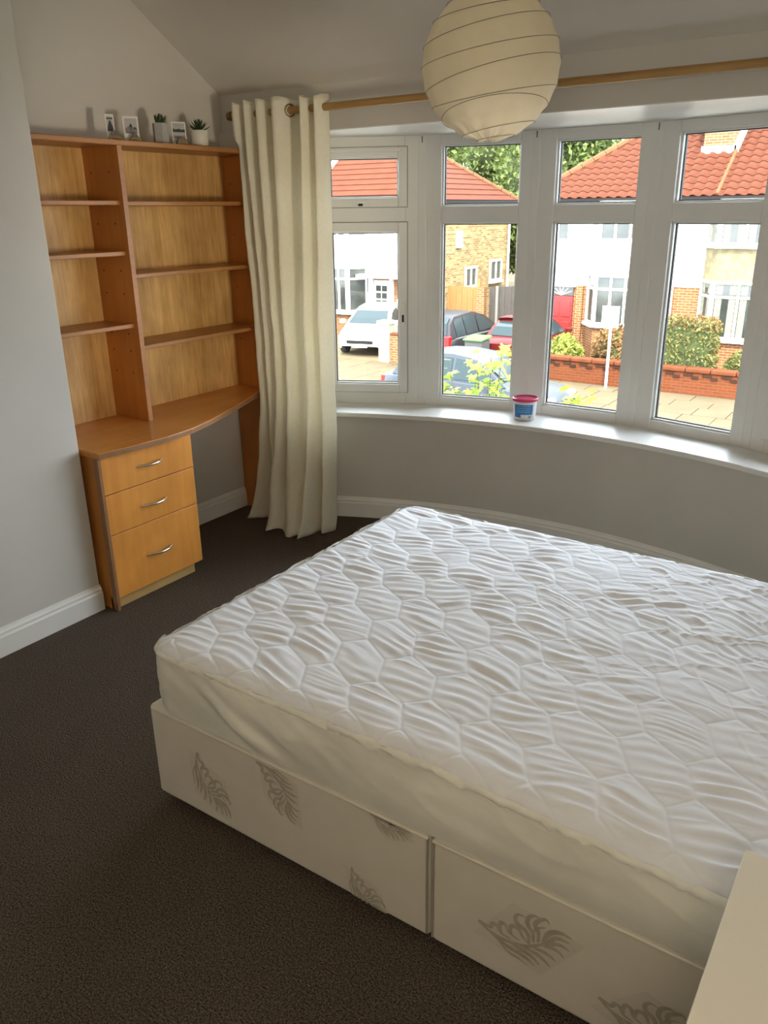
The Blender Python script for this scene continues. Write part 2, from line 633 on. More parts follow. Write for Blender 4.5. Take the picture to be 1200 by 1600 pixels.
# ------------------------------------------------------------------ windows
def window_unit(k, kind):
    a, b = Vector((*J[k], 0)), Vector((*J[k + 1], 0))
    t = (b - a)
    L = t.length
    t.normalize()
    n = Vector((-t.y, t.x, 0))
    root = bpy.data.objects.new('window_%d' % (k + 1), None)
    C.objects.link(root)
    nm = ['leftmost', 'second from left', 'middle', 'fourth from left', 'rightmost'][k]
    extra = 'with two opening sashes' if kind == 'open' else 'with a fixed tall pane and small top pane'
    prop(root, 'white plastic bay window unit, %s, %s' % (nm, extra), kind='structure')
    root.location = a
    BASE[root.name] = a.copy()

    def bx(mb, u0, u1, z0, z1, n0, n1):
        return mb.obox(a + t * u0 + n * n0 + Vector((0, 0, z0)), t * (u1 - u0), n * (n1 - n0), (0, 0, z1 - z0))

    def ring(mb, u0, u1, z0, z1, w, n0, n1):
        bx(mb, u0, u0 + w, z0, z1, n0, n1)
        bx(mb, u1 - w, u1, z0, z1, n0, n1)
        bx(mb, u0 + w, u1 - w, z0, z0 + w, n0, n1)
        bx(mb, u0 + w, u1 - w, z1 - w, z1, n0, n1)

    fr = MB()
    if kind == 'open':
        mir = (k == 4)
        o0, o1 = (0.06, 0.50) if not mir else (L - 0.50, L - 0.06)
        holes = [(o0, o1, 0.70, 1.588), (o0, o1, 1.692, 1.955)]
    else:
        o0, o1 = 0.104, L * 0.868
        holes = [(o0, o1, 0.668, 1.598), (o0, o1, 1.678, 1.972)]
    bx(fr, 0, o0, Z_SILL, Z_HEAD, 0, 0.07)
    bx(fr, o1, L, Z_SILL, Z_HEAD, 0, 0.07)
    bx(fr, o0, o1, Z_SILL, holes[0][2], 0, 0.07)
    bx(fr, o0, o1, holes[0][3], holes[1][2], 0, 0.07)
    bx(fr, o0, o1, holes[1][3], Z_HEAD, 0, 0.07)
    fr.build('frame', M_UPVC, root, bevel=0.003)
    # coupling mullion at the joint with the next unit
    if k < 4:
        d = Vector((J[k + 1][0] - JC[0], J[k + 1][1] - JC[1], 0)).normalized()
        s = Vector((d.y, -d.x, 0))
        mu = MB().obox(Vector((*J[k + 1], Z_SILL)) - s * 0.022 - d * 0.006, s * 0.044, d * 0.09, (0, 0, Z_HEAD - Z_SILL))
        mu.build('mullion', M_UPVC, root, bevel=0.004)
        MB().obox(Vector((*J[k + 1], Z_HEAD - 0.035)) - s * 0.002 - d * 0.0075, s * 0.004, d * 0.002, (0, 0, 0.03)).build('joint_gap', M_BLACK, root)
    for (u0, u1, z0, z1), nmh in zip(holes, ('lower', 'upper')):
        if kind == 'open':
            s0, s1, w0, w1 = u0 - 0.014, u1 + 0.012, z0 - 0.014, z1 + 0.014
            sa = MB()
            ring(sa, s0, s1, w0, w1, 0.046, -0.013, 0.05)
            so = sa.build('sash', M_UPVC, root, bevel=0.004)
            e0, e1, h0, h1 = s0 + 0.046, s1 - 0.046, w0 + 0.046, w1 - 0.046
            n0 = 0.0
            seam = MB()
            ring(seam, s0 - 0.003, s1 + 0.003, w0 - 0.003, w1 + 0.003, 0.003, -0.001, 0.001)
            seam.build('sash_seal', mat('grey_seal', (0.22, 0.22, 0.20), 0.7, noise=0.1), so)
        else:
            so = root
            e0, e1, h0, h1 = u0, u1, z0, z1
            n0 = 0.012
        be = MB()
        ring(be, e0 - 0.001, e1 + 0.001, h0 - 0.001, h1 + 0.001, 0.009, n0 + 0.006, n0 + 0.03)
        be.build('glazing_bead', M_UPVC, so, bevel=0.003)
        ga = MB()
        ring(ga, e0 + 0.006, e1 - 0.006, h0 + 0.006, h1 - 0.006, 0.006, n0 + 0.027, n0 + 0.04)
        ga.build('gasket', M_GASKET, so)
        gp = MB()
        bx(gp, e0 + 0.008, e1 - 0.008, h0 + 0.008, h1 - 0.008, n0 + 0.033, n0 + 0.037)
        gp.build('pane', M_GLASS, so)
        if kind == 'open':
            uh = (s1 - 0.02) if not mir else (s0 + 0.02)
            if nmh == 'lower':
                hm = MB()
                bx(hm, uh - 0.011, uh + 0.011, 1.06, 1.19, -0.022, -0.013)
                bx(hm, uh - 0.009, uh + 0.009, 1.10, 1.13, -0.045, -0.022)
                hh = hm.build('handle', M_UPVC, so, bevel=0.003)
                hb = MB()
                bx(hb, uh - 0.006, uh + 0.006, 1.085, 1.125, -0.047, -0.0445)
                hb.build('key_button', M_BLACK, hh)
            else:
                uc = (s0 + s1) / 2 - 0.01
                hm = MB()
                bx(hm, uc - 0.045, uc + 0.045, w0 + 0.006, w0 + 0.028, -0.022, -0.013)
                bx(hm, uc - 0.02, uc + 0.02, w0 + 0.002, w0 + 0.024, -0.042, -0.022)
                hh = hm.build('handle', M_UPVC, so, bevel=0.003)
                hb = MB()
                bx(hb, uc - 0.012, uc + 0.012, w0 + 0.006, w0 + 0.018, -0.044, -0.0415)
                hb.build('key_button', M_BLACK, hh)
                tv = MB()
                bx(tv, s0 + 0.03, s1 - 0.03, w1 - 0.024, w1 - 0.006, -0.024, -0.013)
                tv.build('trickle_vent', M_UPVC, so, bevel=0.002)
    return root


for k in range(5):
    window_unit(k, 'open' if k in (0, 4) else 'fixed')

# ================================================================== BOOKCASE, DESK, DRAWERS
BX0, BXF = XL + 0.003, -3.022                 # back and front of the bookcase
BY0, BY1 = YC1 + 0.012, 3.318
ZD, ZT = 0.735, 1.955                          # desk top, bookcase top
bc = thing('bookcase', 'honey wood open bookcase with a divider, standing on the desk', 'bookcase', (BX0, BY0, ZD))
DIV = 2.452
MB().box(BX0, BX0 + 0.008, BY0, BY1, ZD, ZT - 0.02).build('back_panel', M_BACK, bc)
MB().box(BX0 + 0.008, BXF, BY0, BY0 + 0.02, ZD, ZT - 0.022).build('side_panel', M_CARC, bc, bevel=0.001)
MB().box(BX0 + 0.008, BXF, BY1 - 0.02, BY1, ZD, ZT - 0.022).build('side_panel', M_CARC, bc, bevel=0.001)
dv = MB().box(BX0 + 0.008, BXF, DIV - 0.012, DIV + 0.012, ZD, ZT - 0.022).build('divider', M_CARC, bc, bevel=0.001)
MB().box(BXF - 0.0005, BXF + 0.003, DIV - 0.012, DIV + 0.012, ZD, ZT - 0.022).build('edge_strip', M_SHELF, dv)
tp = MB().box(BX0, BXF + 0.012, BY0, BY1, ZT - 0.022, ZT).build('top_board', M_SHELF, bc, bevel=0.004)


def shelf(y0, y1, z, front=BXF - 0.012):
    sh = MB()
    sh.box(BX0 + 0.008, front, y0, y1, z - 0.019, z).build('shelf', M_SHELF, bc, bevel=0.003)


for z in (1.715, 1.505, 1.190):
    shelf(BY0 + 0.02, DIV - 0.012, z, BXF - 0.020)
for z in (1.712, 1.405, 1.085):
    shelf(DIV + 0.012, BY1 - 0.02, z, BXF - 0.012)
hole = MB()
for z in (1.83, 1.62, 1.42, 1.32, 1.14, 1.06, 0.96):
    for x in (-3.21, -3.09):
        MB().lathe([(0.004, 0), (0.004, 0.0012)], (x, DIV - 0.0121, z), 8, (0, -1, 0)).build('peg_hole', M_BLACK, dv)
for z in (1.80, 1.55, 1.28, 1.0):
    for x in (-3.21, -3.09):
        MB().lathe([(0.004, 0), (0.004, 0.0012)], (x, BY1 - 0.0201, z), 8, (0, -1, 0)).build('peg_hole', M_BLACK, bc)

# desk with a bowed front
dk = thing('desk', 'bow fronted honey wood desktop over the drawers', 'desk', (BX0, BY0, 0))
ctrl = [(-2.765, BY0), (-2.742, 2.10), (-2.728, 2.30), (-2.742, 2.45), (-2.782, 2.60), (-2.84, 2.76), (-2.905, 2.93), (-2.97, 3.09), (-3.03, 3.24), (-3.05, BY1)]
dt = MB()
pl = [(BX0, BY0), *ctrl, (BX0, BY1)]
dt.prism([(x, y, ZD - 0.026) for x, y in pl], (0, 0, 0.0255))
o = dt.build('desktop', M_DESK, dk, bevel=0.003)
fix_normals(o)
eb = MB()
eb.grid([[(x + 0.0015, y, z) for x, y in ctrl] for z in (ZD - 0.024, ZD - 0.0145, ZD - 0.004)])
eb.build('edge_band', M_EDGE, o)
MB().box(BX0, -3.075, BY1 - 0.03, BY1, 0, ZD - 0.026).build('support_panel', M_CARC, dk, bevel=0.002)

dr = thing('drawer_unit', 'honey wood three drawer unit under the desk', 'drawers', (BX0, BY0, 0))
FX = -2.782
Y0, Y1 = BY0 + 0.008, 2.472
cb = MB()
cb.box(XC + 0.0 - 0.28, FX - 0.02, Y0, Y0 + 0.018, 0, ZD - 0.027)
cb.box(XC + 0.0 - 0.28, FX - 0.02, Y1 - 0.018, Y1, 0.06, ZD - 0.027)
cb.box(XC - 0.28, FX - 0.05, Y1 - 0.05, Y1 - 0.032, 0, 0.06)
cb.box(XC - 0.28, XC - 0.27, Y0 + 0.018, Y1 - 0.018, 0.06, ZD - 0.03)
cb.box(XC - 0.27, FX - 0.02, Y0 + 0.018, Y1 - 0.018, 0.06, 0.078)
cb.build('carcass', M_CARC, dr)
MB().box(FX - 0.045, FX - 0.027, Y0, Y1 - 0.03, 0, 0.058).build('plinth', M_PLINTH, dr, bevel=0.001)
MB().box(FX - 0.03, FX + 0.001, Y0 - 0.003, Y0 + 0.012, 0.0, ZD - 0.027).build('side_edge', M_EDGE, dr, bevel=0.001)
for z0, z1, zh in ((0.541, 0.704, 0.625), (0.357, 0.537, 0.442), (0.058, 0.353, 0.205)):
    d = MB().box(FX - 0.02, FX, Y0 + 0.012, Y1 + 0.002, z0, z1).build('drawer_front', M_DRAW, dr, bevel=0.0015)
    yc = 2.222
    path = []
    for i in range(17):
        s = -1 + i / 8.0
        path.append((FX + 0.002 + 0.030 * (1 - s * s), yc + 0.073 * s, zh))
    MB().tube(path, [0.0035 + 0.0025 * (1 - (-1 + i / 8.0) ** 2) for i in range(17)], 10).build('handle', M_CHROME, d, smooth=50)

# ================================================================== ORNAMENTS ON THE BOOKCASE
M_CARD = mat('photo_card', (0.68, 0.66, 0.62), 0.5, noise=0.02)
M_STONE = mat('grey_tip', (0.15, 0.135, 0.115), 0.8, noise=0.1, nscale=40)
M_BLOCK = wood('ornament_wood', (0.30, 0.21, 0.10), (0.2, 0.13, 0.06), 0.6, 'x', 3, 0.3)
P_SKY = mat('print_grey', (0.42, 0.41, 0.40), 0.5, noise=0.15, nscale=90)
P_DARK = mat('print_dark', (0.05, 0.05, 0.055), 0.5, noise=0.3, nscale=120)
P_MID = mat('print_mauve', (0.24, 0.21, 0.22), 0.5, noise=0.3, nscale=160)


def card(y, w, h, zb, tilt, prints, label, x=-3.085):
    root = thing('photo_card', label, 'photo', (x, y, zb), 'small photo cards on the bookcase')
    yaw = -0.52
    root.rotation_euler = (0, tilt, yaw)
    b = Vector((x, y, zb))
    MB().box(b.x - 0.001, b.x, b.y - w / 2, b.y + w / 2, b.z, b.z + h).build('card', M_CARD, root)
    for m, pts in prints:
        mb = MB().prism([(b.x, b.y + p * w, b.z + q * h) for p, q in pts], (0.0004 if m is P_SKY else 0.0007, 0, 0))
        mb.build('printed_picture', m, root)
    return root


def holder(y, shape, label, x=-3.072):
    root = thing('card_holder', label, 'card holder', (x, y, ZT), 'card holders on the bookcase')
    root.rotation_euler = (0, 0, -0.52)
    b = Vector((x, y, ZT))
    if shape == 'peak':
        poly = [(-0.032, 0), (0.032, 0), (0.026, 0.012), (0.012, 0.022), (0.003, 0.036), (-0.004, 0.036), (-0.010, 0.026), (-0.020, 0.014)]
        body = [p for p in poly if p[1] < 0.02]
        body = [(-0.034, 0), (0.034, 0), (0.024, 0.015), (0.015, 0.020), (-0.016, 0.018), (-0.026, 0.009)]
        tip = [(-0.016, 0.018), (0.015, 0.020), (0.003, 0.040), (-0.004, 0.038)]
        MB().prism([(b.x - 0.004, b.y + p, b.z + q) for p, q in body], (0.024, 0, 0)).build('wooden_base', M_BLOCK, root, bevel=0.001)
        MB().prism([(b.x - 0.003, b.y + p, b.z + q) for p, q in tip], (0.022, 0, 0)).build('grey_tip', M_STONE, root, bevel=0.001)
    else:
        poly = [(0.027 * math.cos(a), 0.004 + 0.027 * math.sin(a)) for a in [PI * i / 14 for i in range(15)]] + [(-0.027, 0), (0.027, 0)][0:2]
        MB().prism([(b.x - 0.004, b.y + p, b.z + q) for p, q in poly], (0.026, 0, 0)).build('wooden_base', M_BLOCK, root, bevel=0.001)
        rim = [(b.x + 0.022, b.y + 0.026 * math.cos(PI * i / 14), b.z + 0.004 + 0.026 * math.sin(PI * i / 14)) for i in range(15)]
        MB().tube(rim, 0.002, 6).build('grey_rim', M_STONE, root)
    return root


sky_full = lambda p0, q0, p1, q1: [(p0, q0), (p1, q0), (p1, q1), (p0, q1)]
Y_1, Y_2, Y_3 = 2.474, 2.585, 2.858
holder(Y_1, 'peak', 'mountain shaped wooden card holder nearest the chimney breast')
holder(Y_2, 'peak', 'mountain shaped wooden card holder left of the grey pot')
holder(Y_3, 'round', 'half round wooden card holder between the two plant pots')
card(Y_1 - 0.002, 0.036, 0.098, ZT + 0.006, -0.08,
     [(P_SKY, sky_full(-0.38, 0.32, 0.38, 0.93)), (P_DARK, [(-0.36, 0.33), (0.36, 0.33), (0.3, 0.5), (0.08, 0.75), (-0.05, 0.75), (-0.3, 0.48)]),
      (P_DARK, sky_full(-0.34, 0.80, 0.34, 0.86))], 'narrow photo card with a dark peak, leftmost on the bookcase')
card(Y_2 - 0.002, 0.066, 0.098, ZT + 0.006, -0.08,
     [(P_SKY, sky_full(-0.40, 0.30, 0.40, 0.92)), (P_MID, [(-0.38, 0.31), (0.38, 0.31), (0.38, 0.45), (0.1, 0.55), (0.0, 0.68), (-0.14, 0.60), (-0.38, 0.50)]),
      (P_DARK, [(-0.12, 0.5), (0.1, 0.5), (0.06, 0.66), (-0.06, 0.7)]), (P_DARK, [(0.14, 0.47), (0.38, 0.47), (0.3, 0.56), (0.2, 0.57)])],
     'square photo card with a figure on rocks, second from left')
card(Y_3 + 0.002, 0.066, 0.098, ZT + 0.004, -0.08,
     [(P_SKY, sky_full(-0.42, 0.28, 0.42, 0.94)), (P_DARK, [(-0.42, 0.55), (0.42, 0.55), (0.42, 0.68), (0.2, 0.66), (0, 0.70), (-0.25, 0.67), (-0.42, 0.71)]),
      (P_MID, sky_full(-0.42, 0.29, 0.42, 0.40))], 'photo card with a dark horizon between the two plant pots')

M_LEAF = mat('succulent_green', (0.035, 0.065, 0.022), 0.45, noise=0.3, nscale=50)
M_SOIL = mat('potting_soil', (0.03, 0.022, 0.015), 1.0, noise=0.3, nscale=200)


def succ_leaf(root, base, az, el, ln, w, curl=0.25):
    """one fleshy pointed leaf"""
    rows = []
    d = Vector((math.cos(az), math.sin(az), 0))
    side = Vector((-math.sin(az), math.cos(az), 0))
    p = Vector(base)
    for i in range(7):
        s = i / 6.0
        e = el + curl * s
        wid = w * math.sin(PI * min(1, 0.18 + 0.80 * s)) ** 0.8 + 0.0004
        if i:
            p = p + (d * math.cos(e) + Vector((0, 0, math.sin(e)))) * (ln / 6)
        nrm = Vector((0, 0, math.cos(e))) - d * math.sin(e)
        rows.append([p + side * wid * math.cos(2 * PI * q / 8) + nrm * wid * 0.42 * math.sin(2 * PI * q / 8) for q in range(8)])
    mb = MB().grid(rows, True)
    mb.f.append(tuple(range(7, -1, -1)))
    mb.f.append(tuple(48 + q for q in range(8)))
    return mb.build('leaf', M_LEAF, root, smooth=60)


# grey hexagonal pot with an upright succulent
px_, py_ = -3.09, 2.753
pt = thing('potted_succulent', 'upright green succulent in a grey faceted pot', 'plant', (px_, py_, ZT), 'potted succulents on the bookcase')
M_GPOT = mat('grey_concrete_pot', (0.36, 0.355, 0.34), 0.7, noise=0.06, nscale=40)
pot = MB().lathe([(0.034, 0), (0.036, 0.004), (0.036, 0.088), (0.0315, 0.088), (0.031, 0.078)], (px_, py_, ZT), 6).build('pot', M_GPOT, pt, bevel=0.0015)
MB().lathe([(0.030, 0.074), (0.030, 0.079)], (px_, py_, ZT), 6).build('soil', M_SOIL, pt)
for i in range(14):
    az = i * 2.4
    t = i / 13.0
    succ_leaf(pt, (px_ + 0.006 * math.cos(az) * (1 - t), py_ + 0.006 * math.sin(az) * (1 - t), ZT + 0.078 + 0.006 * t), az, 0.55 + 0.85 * t, 0.050 - 0.006 * t, 0.0085, 0.5)
# white round pot with a spiky rosette
px_, py_ = -3.09, 2.990
pt = thing('potted_succulent', 'spiky dark succulent in a round white pot beside the curtain', 'plant', (px_, py_, ZT), 'potted succulents on the bookcase')
M_WPOT = mat('white_ceramic_pot', (0.66, 0.63, 0.57), 0.5, noise=0.03, nscale=40)
MB().lathe([(0.036, 0), (0.041, 0.004), (0.044, 0.070), (0.0415, 0.073), (0.039, 0.071), (0.038, 0.062)], (px_, py_, ZT), 28).build('pot', M_WPOT, pt, smooth=50)
MB().lathe([(0.038, 0.056), (0.038, 0.063)], (px_, py_, ZT), 20).build('soil', M_SOIL, pt)
for i in range(22):
    az = i * 2.4
    t = i / 21.0
    succ_leaf(pt, (px_, py_, ZT + 0.066 + 0.006 * t), az, 0.12 + 1.2 * t, 0.062 - 0.010 * t, 0.0065, 0.22)

# ================================================================== CURTAIN AND POLE
PY, PZ = 3.22, 2.107
cp = thing('curtain_pole', 'wooden curtain pole above the bay window', 'curtain pole', (-3.05, PY, PZ))
MB().lathe([(0.0165, 0), (0.0165, 3.42)], (-3.085, PY, PZ), 20, (1, 0, 0)).build('pole', M_POLE, cp, smooth=40)
for x, s in ((-3.085, -1), (0.333, 1)):
    MB().lathe([(0.014, 0), (0.022, 0.004), (0.022, 0.010), (0.014, 0.014), (0.019, 0.022), (0.020, 0.026)] if s < 0 else [(0.014, 0), (0.022, 0.004), (0.016, 0.02)],
               (x, PY, PZ), 20, (s, 0, 0)).build('finial', M_BRASS if s < 0 else M_POLE, cp, smooth=40)
for x in (-2.72, 0.2):
    br = MB()
    br.tube([(x, YF - 0.004, PZ - 0.02), (x, PY + 0.03, PZ - 0.03), (x, PY, PZ - 0.022)], 0.007, 8)
    br.lathe([(0.022, 0), (0.022, 0.008)], (x, YF - 0.001, PZ - 0.02), 16, (0, -1, 0))
    br.build('bracket', M_BRASS, cp, smooth=40)

cu = thing('curtain', 'long cream eyelet curtain pooling on the carpet', 'curtain', (-2.8, PY, 0))


def tx(px):
    return -3.068 + (px - 364) / (505 - 364) * 0.560


top = [(366, .035), (371, -.045), (379, -.055), (386, .045), (392, -.055), (398, -.02), (403, .05), (411, -.05), (419, -.045), (428, .055), (437, -.055), (447, -.05),
       (458, .035), (468, .055), (476, .0), (480, -.055), (484, -.02), (489, .05), (494, .0), (499, -.045), (504, -.02), (506, .03)]
topP = [(tx(p), PY + d, 2.157 - 0.012 * (i % 3 == 1)) for i, (p, d) in enumerate(top)]
midX = [-2.985, -2.975, -2.955, -2.93, -2.915, -2.895, -2.87, -2.85, -2.825, -2.80, -2.775, -2.745, -2.715, -2.69, -2.665, -2.635, -2.61, -2.59, -2.57, -2.55, -2.53, -2.515]
midD = [.03, -.05, -.05, .03, -.055, -.03, .035, -.06, -.05, .03, -.06, -.055, .015, .03, -.02, -.065, -.03, .04, .0, -.05, -.02, .03]
botX = [-3.112, -3.092, -3.045, -2.985, -2.955, -2.93, -2.905, -2.88, -2.845, -2.81, -2.77, -2.735, -2.70, -2.675, -2.655, -2.645, -2.62, -2.60, -2.585, -2.57, -2.555, -2.55]
botD = [-.02, -.08, -.06, .02, -.02, -.10, -.15, -.18, -.17, -.12, -.165, -.19, -.18, -.12, -.15, -.16, -.06, .02, -.04, -.07, -.03, .04]
botZ = [.004] * 22
K = 22
FINE = 9


def catmull(P, fine):
    P = np.array(P, float)
    out = []
    n = len(P)
    for i in range(n - 1):
        p0, p1, p2, p3 = P[max(i - 1, 0)], P[i], P[i + 1], P[min(i + 2, n - 1)]
        for q in range(fine):
            t = q / fine
            out.append(0.5 * ((2 * p1) + (-p0 + p2) * t + (2 * p0 - 5 * p1 + 4 * p2 - p3) * t * t + (-p0 + 3 * p1 - 3 * p2 + p3) * t ** 3))
    out.append(P[-1])
    return np.array(out)


rows = []
NR = 90
for r in range(NR + 1):
    v = r / NR                                     # 0 top .. 1 bottom
    z = 2.157 * (1 - v) + 0.006 * v
    w1 = min(1.0, v / 0.55)
    w1 = w1 * w1 * (3 - 2 * w1)
    w2 = max(0.0, (v - 0.62) / 0.38) ** 1.8
    pts = []
    for i in range(K):
        x = topP[i][0] * (1 - w1) + midX[i] * w1
        d = top[i][1] * (1 - w1) + midD[i] * w1
        x = x * (1 - w2) + botX[i] * w2
        d = d * (1 - w2) + botD[i] * w2
        zz = z + (0.008 * math.sin(i * 1.9) if v < 0.01 else 0)
        pts.append((x, PY + d, zz))
    rows.append(catmull(pts, FINE))
P = np.array(rows)
vv = np.linspace(0, 1, NR + 1)[:, None]
P[:, :, 1] += 0.006 * vnoise(P[:, :, 0], P[:, :, 2], 14, 3) * vv + 0.012 * vnoise(P[:, :, 0] * 3, P[:, :, 2], 3.5, 4) * vv
P[:, :, 0] += 0.008 * vnoise(P[:, :, 2], P[:, :, 0] * 2, 3.0, 5) * vv
# hem buckles where it meets the carpet
hem = np.clip((vv - 0.93) / 0.07, 0, 1)
P[:, :, 1] -= 0.035 * hem ** 2 * (0.6 + 0.6 * vnoise(P[:, :, 0], P[:, :, 1], 16, 6))
P[:, :, 2] = np.maximum(P[:, :, 2] + 0.014 * hem * vnoise(P[:, :, 0], P[:, :, 1], 18, 8), 0.004)
# the cloth hangs clear of the bookcase front
lim = -2.995 - 0.10 * np.clip((P[:, :, 2] - 1.97) / 0.10, 0, 1) - 0.12 * np.clip((0.66 - P[:, :, 2]) / 0.3, 0, 1)
P[:, :, 0] = np.maximum(P[:, :, 0], lim + 0.25 * (P[:, :, 0] - lim) * 0)
co = np_grid('cloth', P, M_CURT, cu)
sd = co.modifiers.new('thickness', 'SOLIDIFY')
sd.thickness = 0.0018
# hem band seam and eyelets where the cloth crosses the pole
Pt = catmull(topP, FINE)
for i in range(len(Pt) - 1):
    d0, d1 = Pt[i][1] - PY, Pt[i + 1][1] - PY
    if d0 * d1 < 0 and (d0 > 0 or -2.74 < Pt[i][0] < -2.66):
        t = d0 / (d0 - d1)
        x = Pt[i][0] * (1 - t) + Pt[i + 1][0] * t
        tn = Vector((Pt[i + 1][0] - Pt[i][0], Pt[i + 1][1] - Pt[i][1], 0)).normalized()
        nn = Vector((tn.y, -tn.x, 0))
        ring_ = [Vector((x, PY, PZ)) + tn * 0.026 * math.cos(2 * PI * q / 20) + Vector((0, 0, 0.026 * math.sin(2 * PI * q / 20))) for q in range(20)]
        MB().tube(ring_, 0.0045, 8, close=True).build('eyelet', M_BRASS, cu, smooth=60)

# ================================================================== PAPER LANTERN
LC = Vector((-1.198, 2.32, 2.045))
LRAD = 0.198
zc = 2.75 if LC.y < ys else 2.22 + (YF - LC.y) * 0.65
pl_ = thing('paper_lantern', 'round white paper lantern hanging over the bed', 'pendant lamp', (LC.x, LC.y, LC.z))
rows = []
NS, NT = 96, 60
for i in range(NT + 1):
    th = 0.16 + (PI - 0.16 - 0.10) * i / NT
    row = []
    for j in range(NS):
        ph = 2 * PI * j / NS
        # paper sags slightly between tilted wire turns, with vertical gore facets
        turn = (th + 0.17 * math.cos(ph - 0.6)) / (PI / 11)
        sag = 0.0035 * abs(math.sin(PI * turn))
        gore = 0.0030 * (1 - abs(math.cos(6 * ph)))
        cr_ = 0.006 * max(0, (th - 2.45)) * math.sin(31 * ph + 3 * math.sin(5 * ph))
        r_ = LRAD - sag - gore + cr_
        row.append((LC.x + r_ * math.sin(th) * math.cos(ph), LC.y + r_ * math.sin(th) * math.sin(ph), LC.z + r_ * 1.0 * math.cos(th)))
    rows.append(row)
np_grid('paper_shade', np.array(rows), M_PAPER, pl_, close_u=True)
for q in range(1, 11):
    path = []
    tl = (0.14, 0.18, 0.15, 0.20, 0.17, 0.22, 0.15, 0.24, 0.17, 0.12)[q - 1]
    po = (-2.1, -1.5, -2.3, -2.0, -2.2, -1.9, -2.4, -1.0, -2.2, -2.1)[q - 1]
    for j in range(64):
        ph = 2 * PI * j / 64
        th = PI / 11 * q + tl * math.sin(ph + po)
        r_ = LRAD + 0.0008
        path.append((LC.x + r_ * math.sin(th) * math.cos(ph), LC.y + r_ * math.sin(th) * math.sin(ph), LC.z + r_ * math.cos(th)))
    MB().tube(path, 0.0009, 5, close=True).build('wire_rib', M_WIRE, pl_)
MB().tube([(LC.x, LC.y, LC.z + LRAD - 0.06), (LC.x, LC.y, zc - 0.02)], 0.003, 8).build('flex', M_UPVC, pl_)
MB().lathe([(0.045, -0.02), (0.045, -0.008), (0.036, 0.0)], (LC.x, LC.y, zc), 24).build('ceiling_rose', M_UPVC, pl_, smooth=40)
MB().lathe([(0.020, -0.10), (0.020, -0.04), (0.012, 0.0)], (LC.x, LC.y, LC.z + LRAD - 0.02), 16).build('lamp_holder', M_UPVC, pl_, smooth=40)
MB().lathe([(0.012, -0.17), (0.026, -0.15), (0.030, -0.13), (0.024, -0.10), (0.014, -0.08)], (LC.x, LC.y, LC.z + LRAD - 0.03), 16).build('bulb', mat('frosted_bulb', (0.8, 0.8, 0.78), 0.3, noise=0.02), pl_, smooth=40)

# ================================================================== ADDED UNSEEN FILL_GLOW BEHIND THE VIEWER
GL = Vector((0.17, -0.38, 1.88))
gl_ = thing('fill_globe', 'warm glowing globe added as unseen fill light behind the viewer', 'fill light', (GL.x, GL.y, GL.z))
m_, nt_, N_, L_, P_ = new_mat('fill_glow')
P_.inputs['Base Color'].default_value = (0.8, 0.8, 0.8, 1)
P_.inputs['Emission Color'].default_value = (1.0, 0.85, 0.64, 1)
P_.inputs['Emission Strength'].default_value = FILL_GLOW
MB().lathe([(0.12 * math.sin(PI * i / 16) + 0.0005, -0.12 * math.cos(PI * i / 16)) for i in range(17)], GL, 28).build('globe', m_, gl_, smooth=180)
MB().lathe([(0.04, 0.110), (0.04, 0.13), (0.012, 0.135), (0.012, 0.170), (0.05, 0.175), (0.05, 0.189)], GL, 20, (1, 0, 0)).build('fitting', M_BRASS, gl_, smooth=40)

# unseen spotlight added at the bed head to fill the left side with light
RL = Vector((0.20, 1.75, 1.28))
rl = thing('fill_spot', 'brass spotlight added as unseen fill light above the bed head', 'fill light', (XR - 0.002, RL.y, RL.z))
MB().lathe([(0.045, 0), (0.045, 0.012), (0.02, 0.018)], (XR - 0.002, RL.y, RL.z), 20, (-1, 0, 0)).build('wall_plate', M_BRASS, rl, smooth=40)
aim = Vector((-3.22, 3.06, 1.68))
dirn = (aim - RL).normalized()
MB().tube([(XR - 0.01, RL.y, RL.z), (XR - 0.05, RL.y, RL.z + 0.03), RL - dirn * 0.08], 0.007, 8).build('arm', M_BRASS, rl, smooth=60)
MB().lathe([(0.02, -0.09), (0.045, -0.07), (0.060, 0.03), (0.062, 0.035), (0.057, 0.03), (0.042, -0.065)], RL, 24, dirn, True, False).build('lamp_shade', M_BRASS, rl, smooth=60)
sd_ = bpy.data.lights.new('fill_spot_light', 'SPOT')
sd_.energy = SPOT
sd_.color = (1.0, 0.86, 0.64)
sd_.shadow_soft_size = 0.16
sd_.spot_size = math.radians(44)
sd_.spot_blend = 0.8
so_ = bpy.data.objects.new('fill_spot_light', sd_)
C.objects.link(so_)
so_.parent = rl
so_.location = RL + dirn * 0.04 - Vector((XR - 0.002, RL.y, RL.z))
so_.rotation_euler = dirn.to_track_quat('-Z', 'Y').to_euler()

# ================================================================== TUB ON THE SILL
TC = Vector((-1.712, 3.826, Z_SILL + 0.0018))
tb = thing('plastic_tub', 'small white plastic tub with pink lid and blue label', 'tub', TC)
M_TUB = mat('white_tub', (0.74, 0.75, 0.76), 0.35, noise=0.02)
M_LID = mat('pink_lid', (0.62, 0.045, 0.16), 0.35, noise=0.05)
M_LBL = mat('blue_label', (0.03, 0.20, 0.52), 0.4, noise=0.1, nscale=30)
M_LTX = mat('label_text', (0.20, 0.42, 0.66), 0.5, noise=0.1, nscale=100)
TS = 0.062
MB().lathe([(TS * 0.86, 0), (TS * 0.90, 0.004), (TS * 0.99, 0.102)], TC, 40).build('tub_body', M_TUB, tb, smooth=40)
MB().lathe([(TS * 1.0, 0.100), (TS * 1.08, 0.101), (TS * 1.08, 0.113), (TS * 1.02, 0.116), (TS * 0.97, 0.116), (TS * 0.95, 0.111)], TC, 40).build('lid', M_LID, tb, smooth=40)


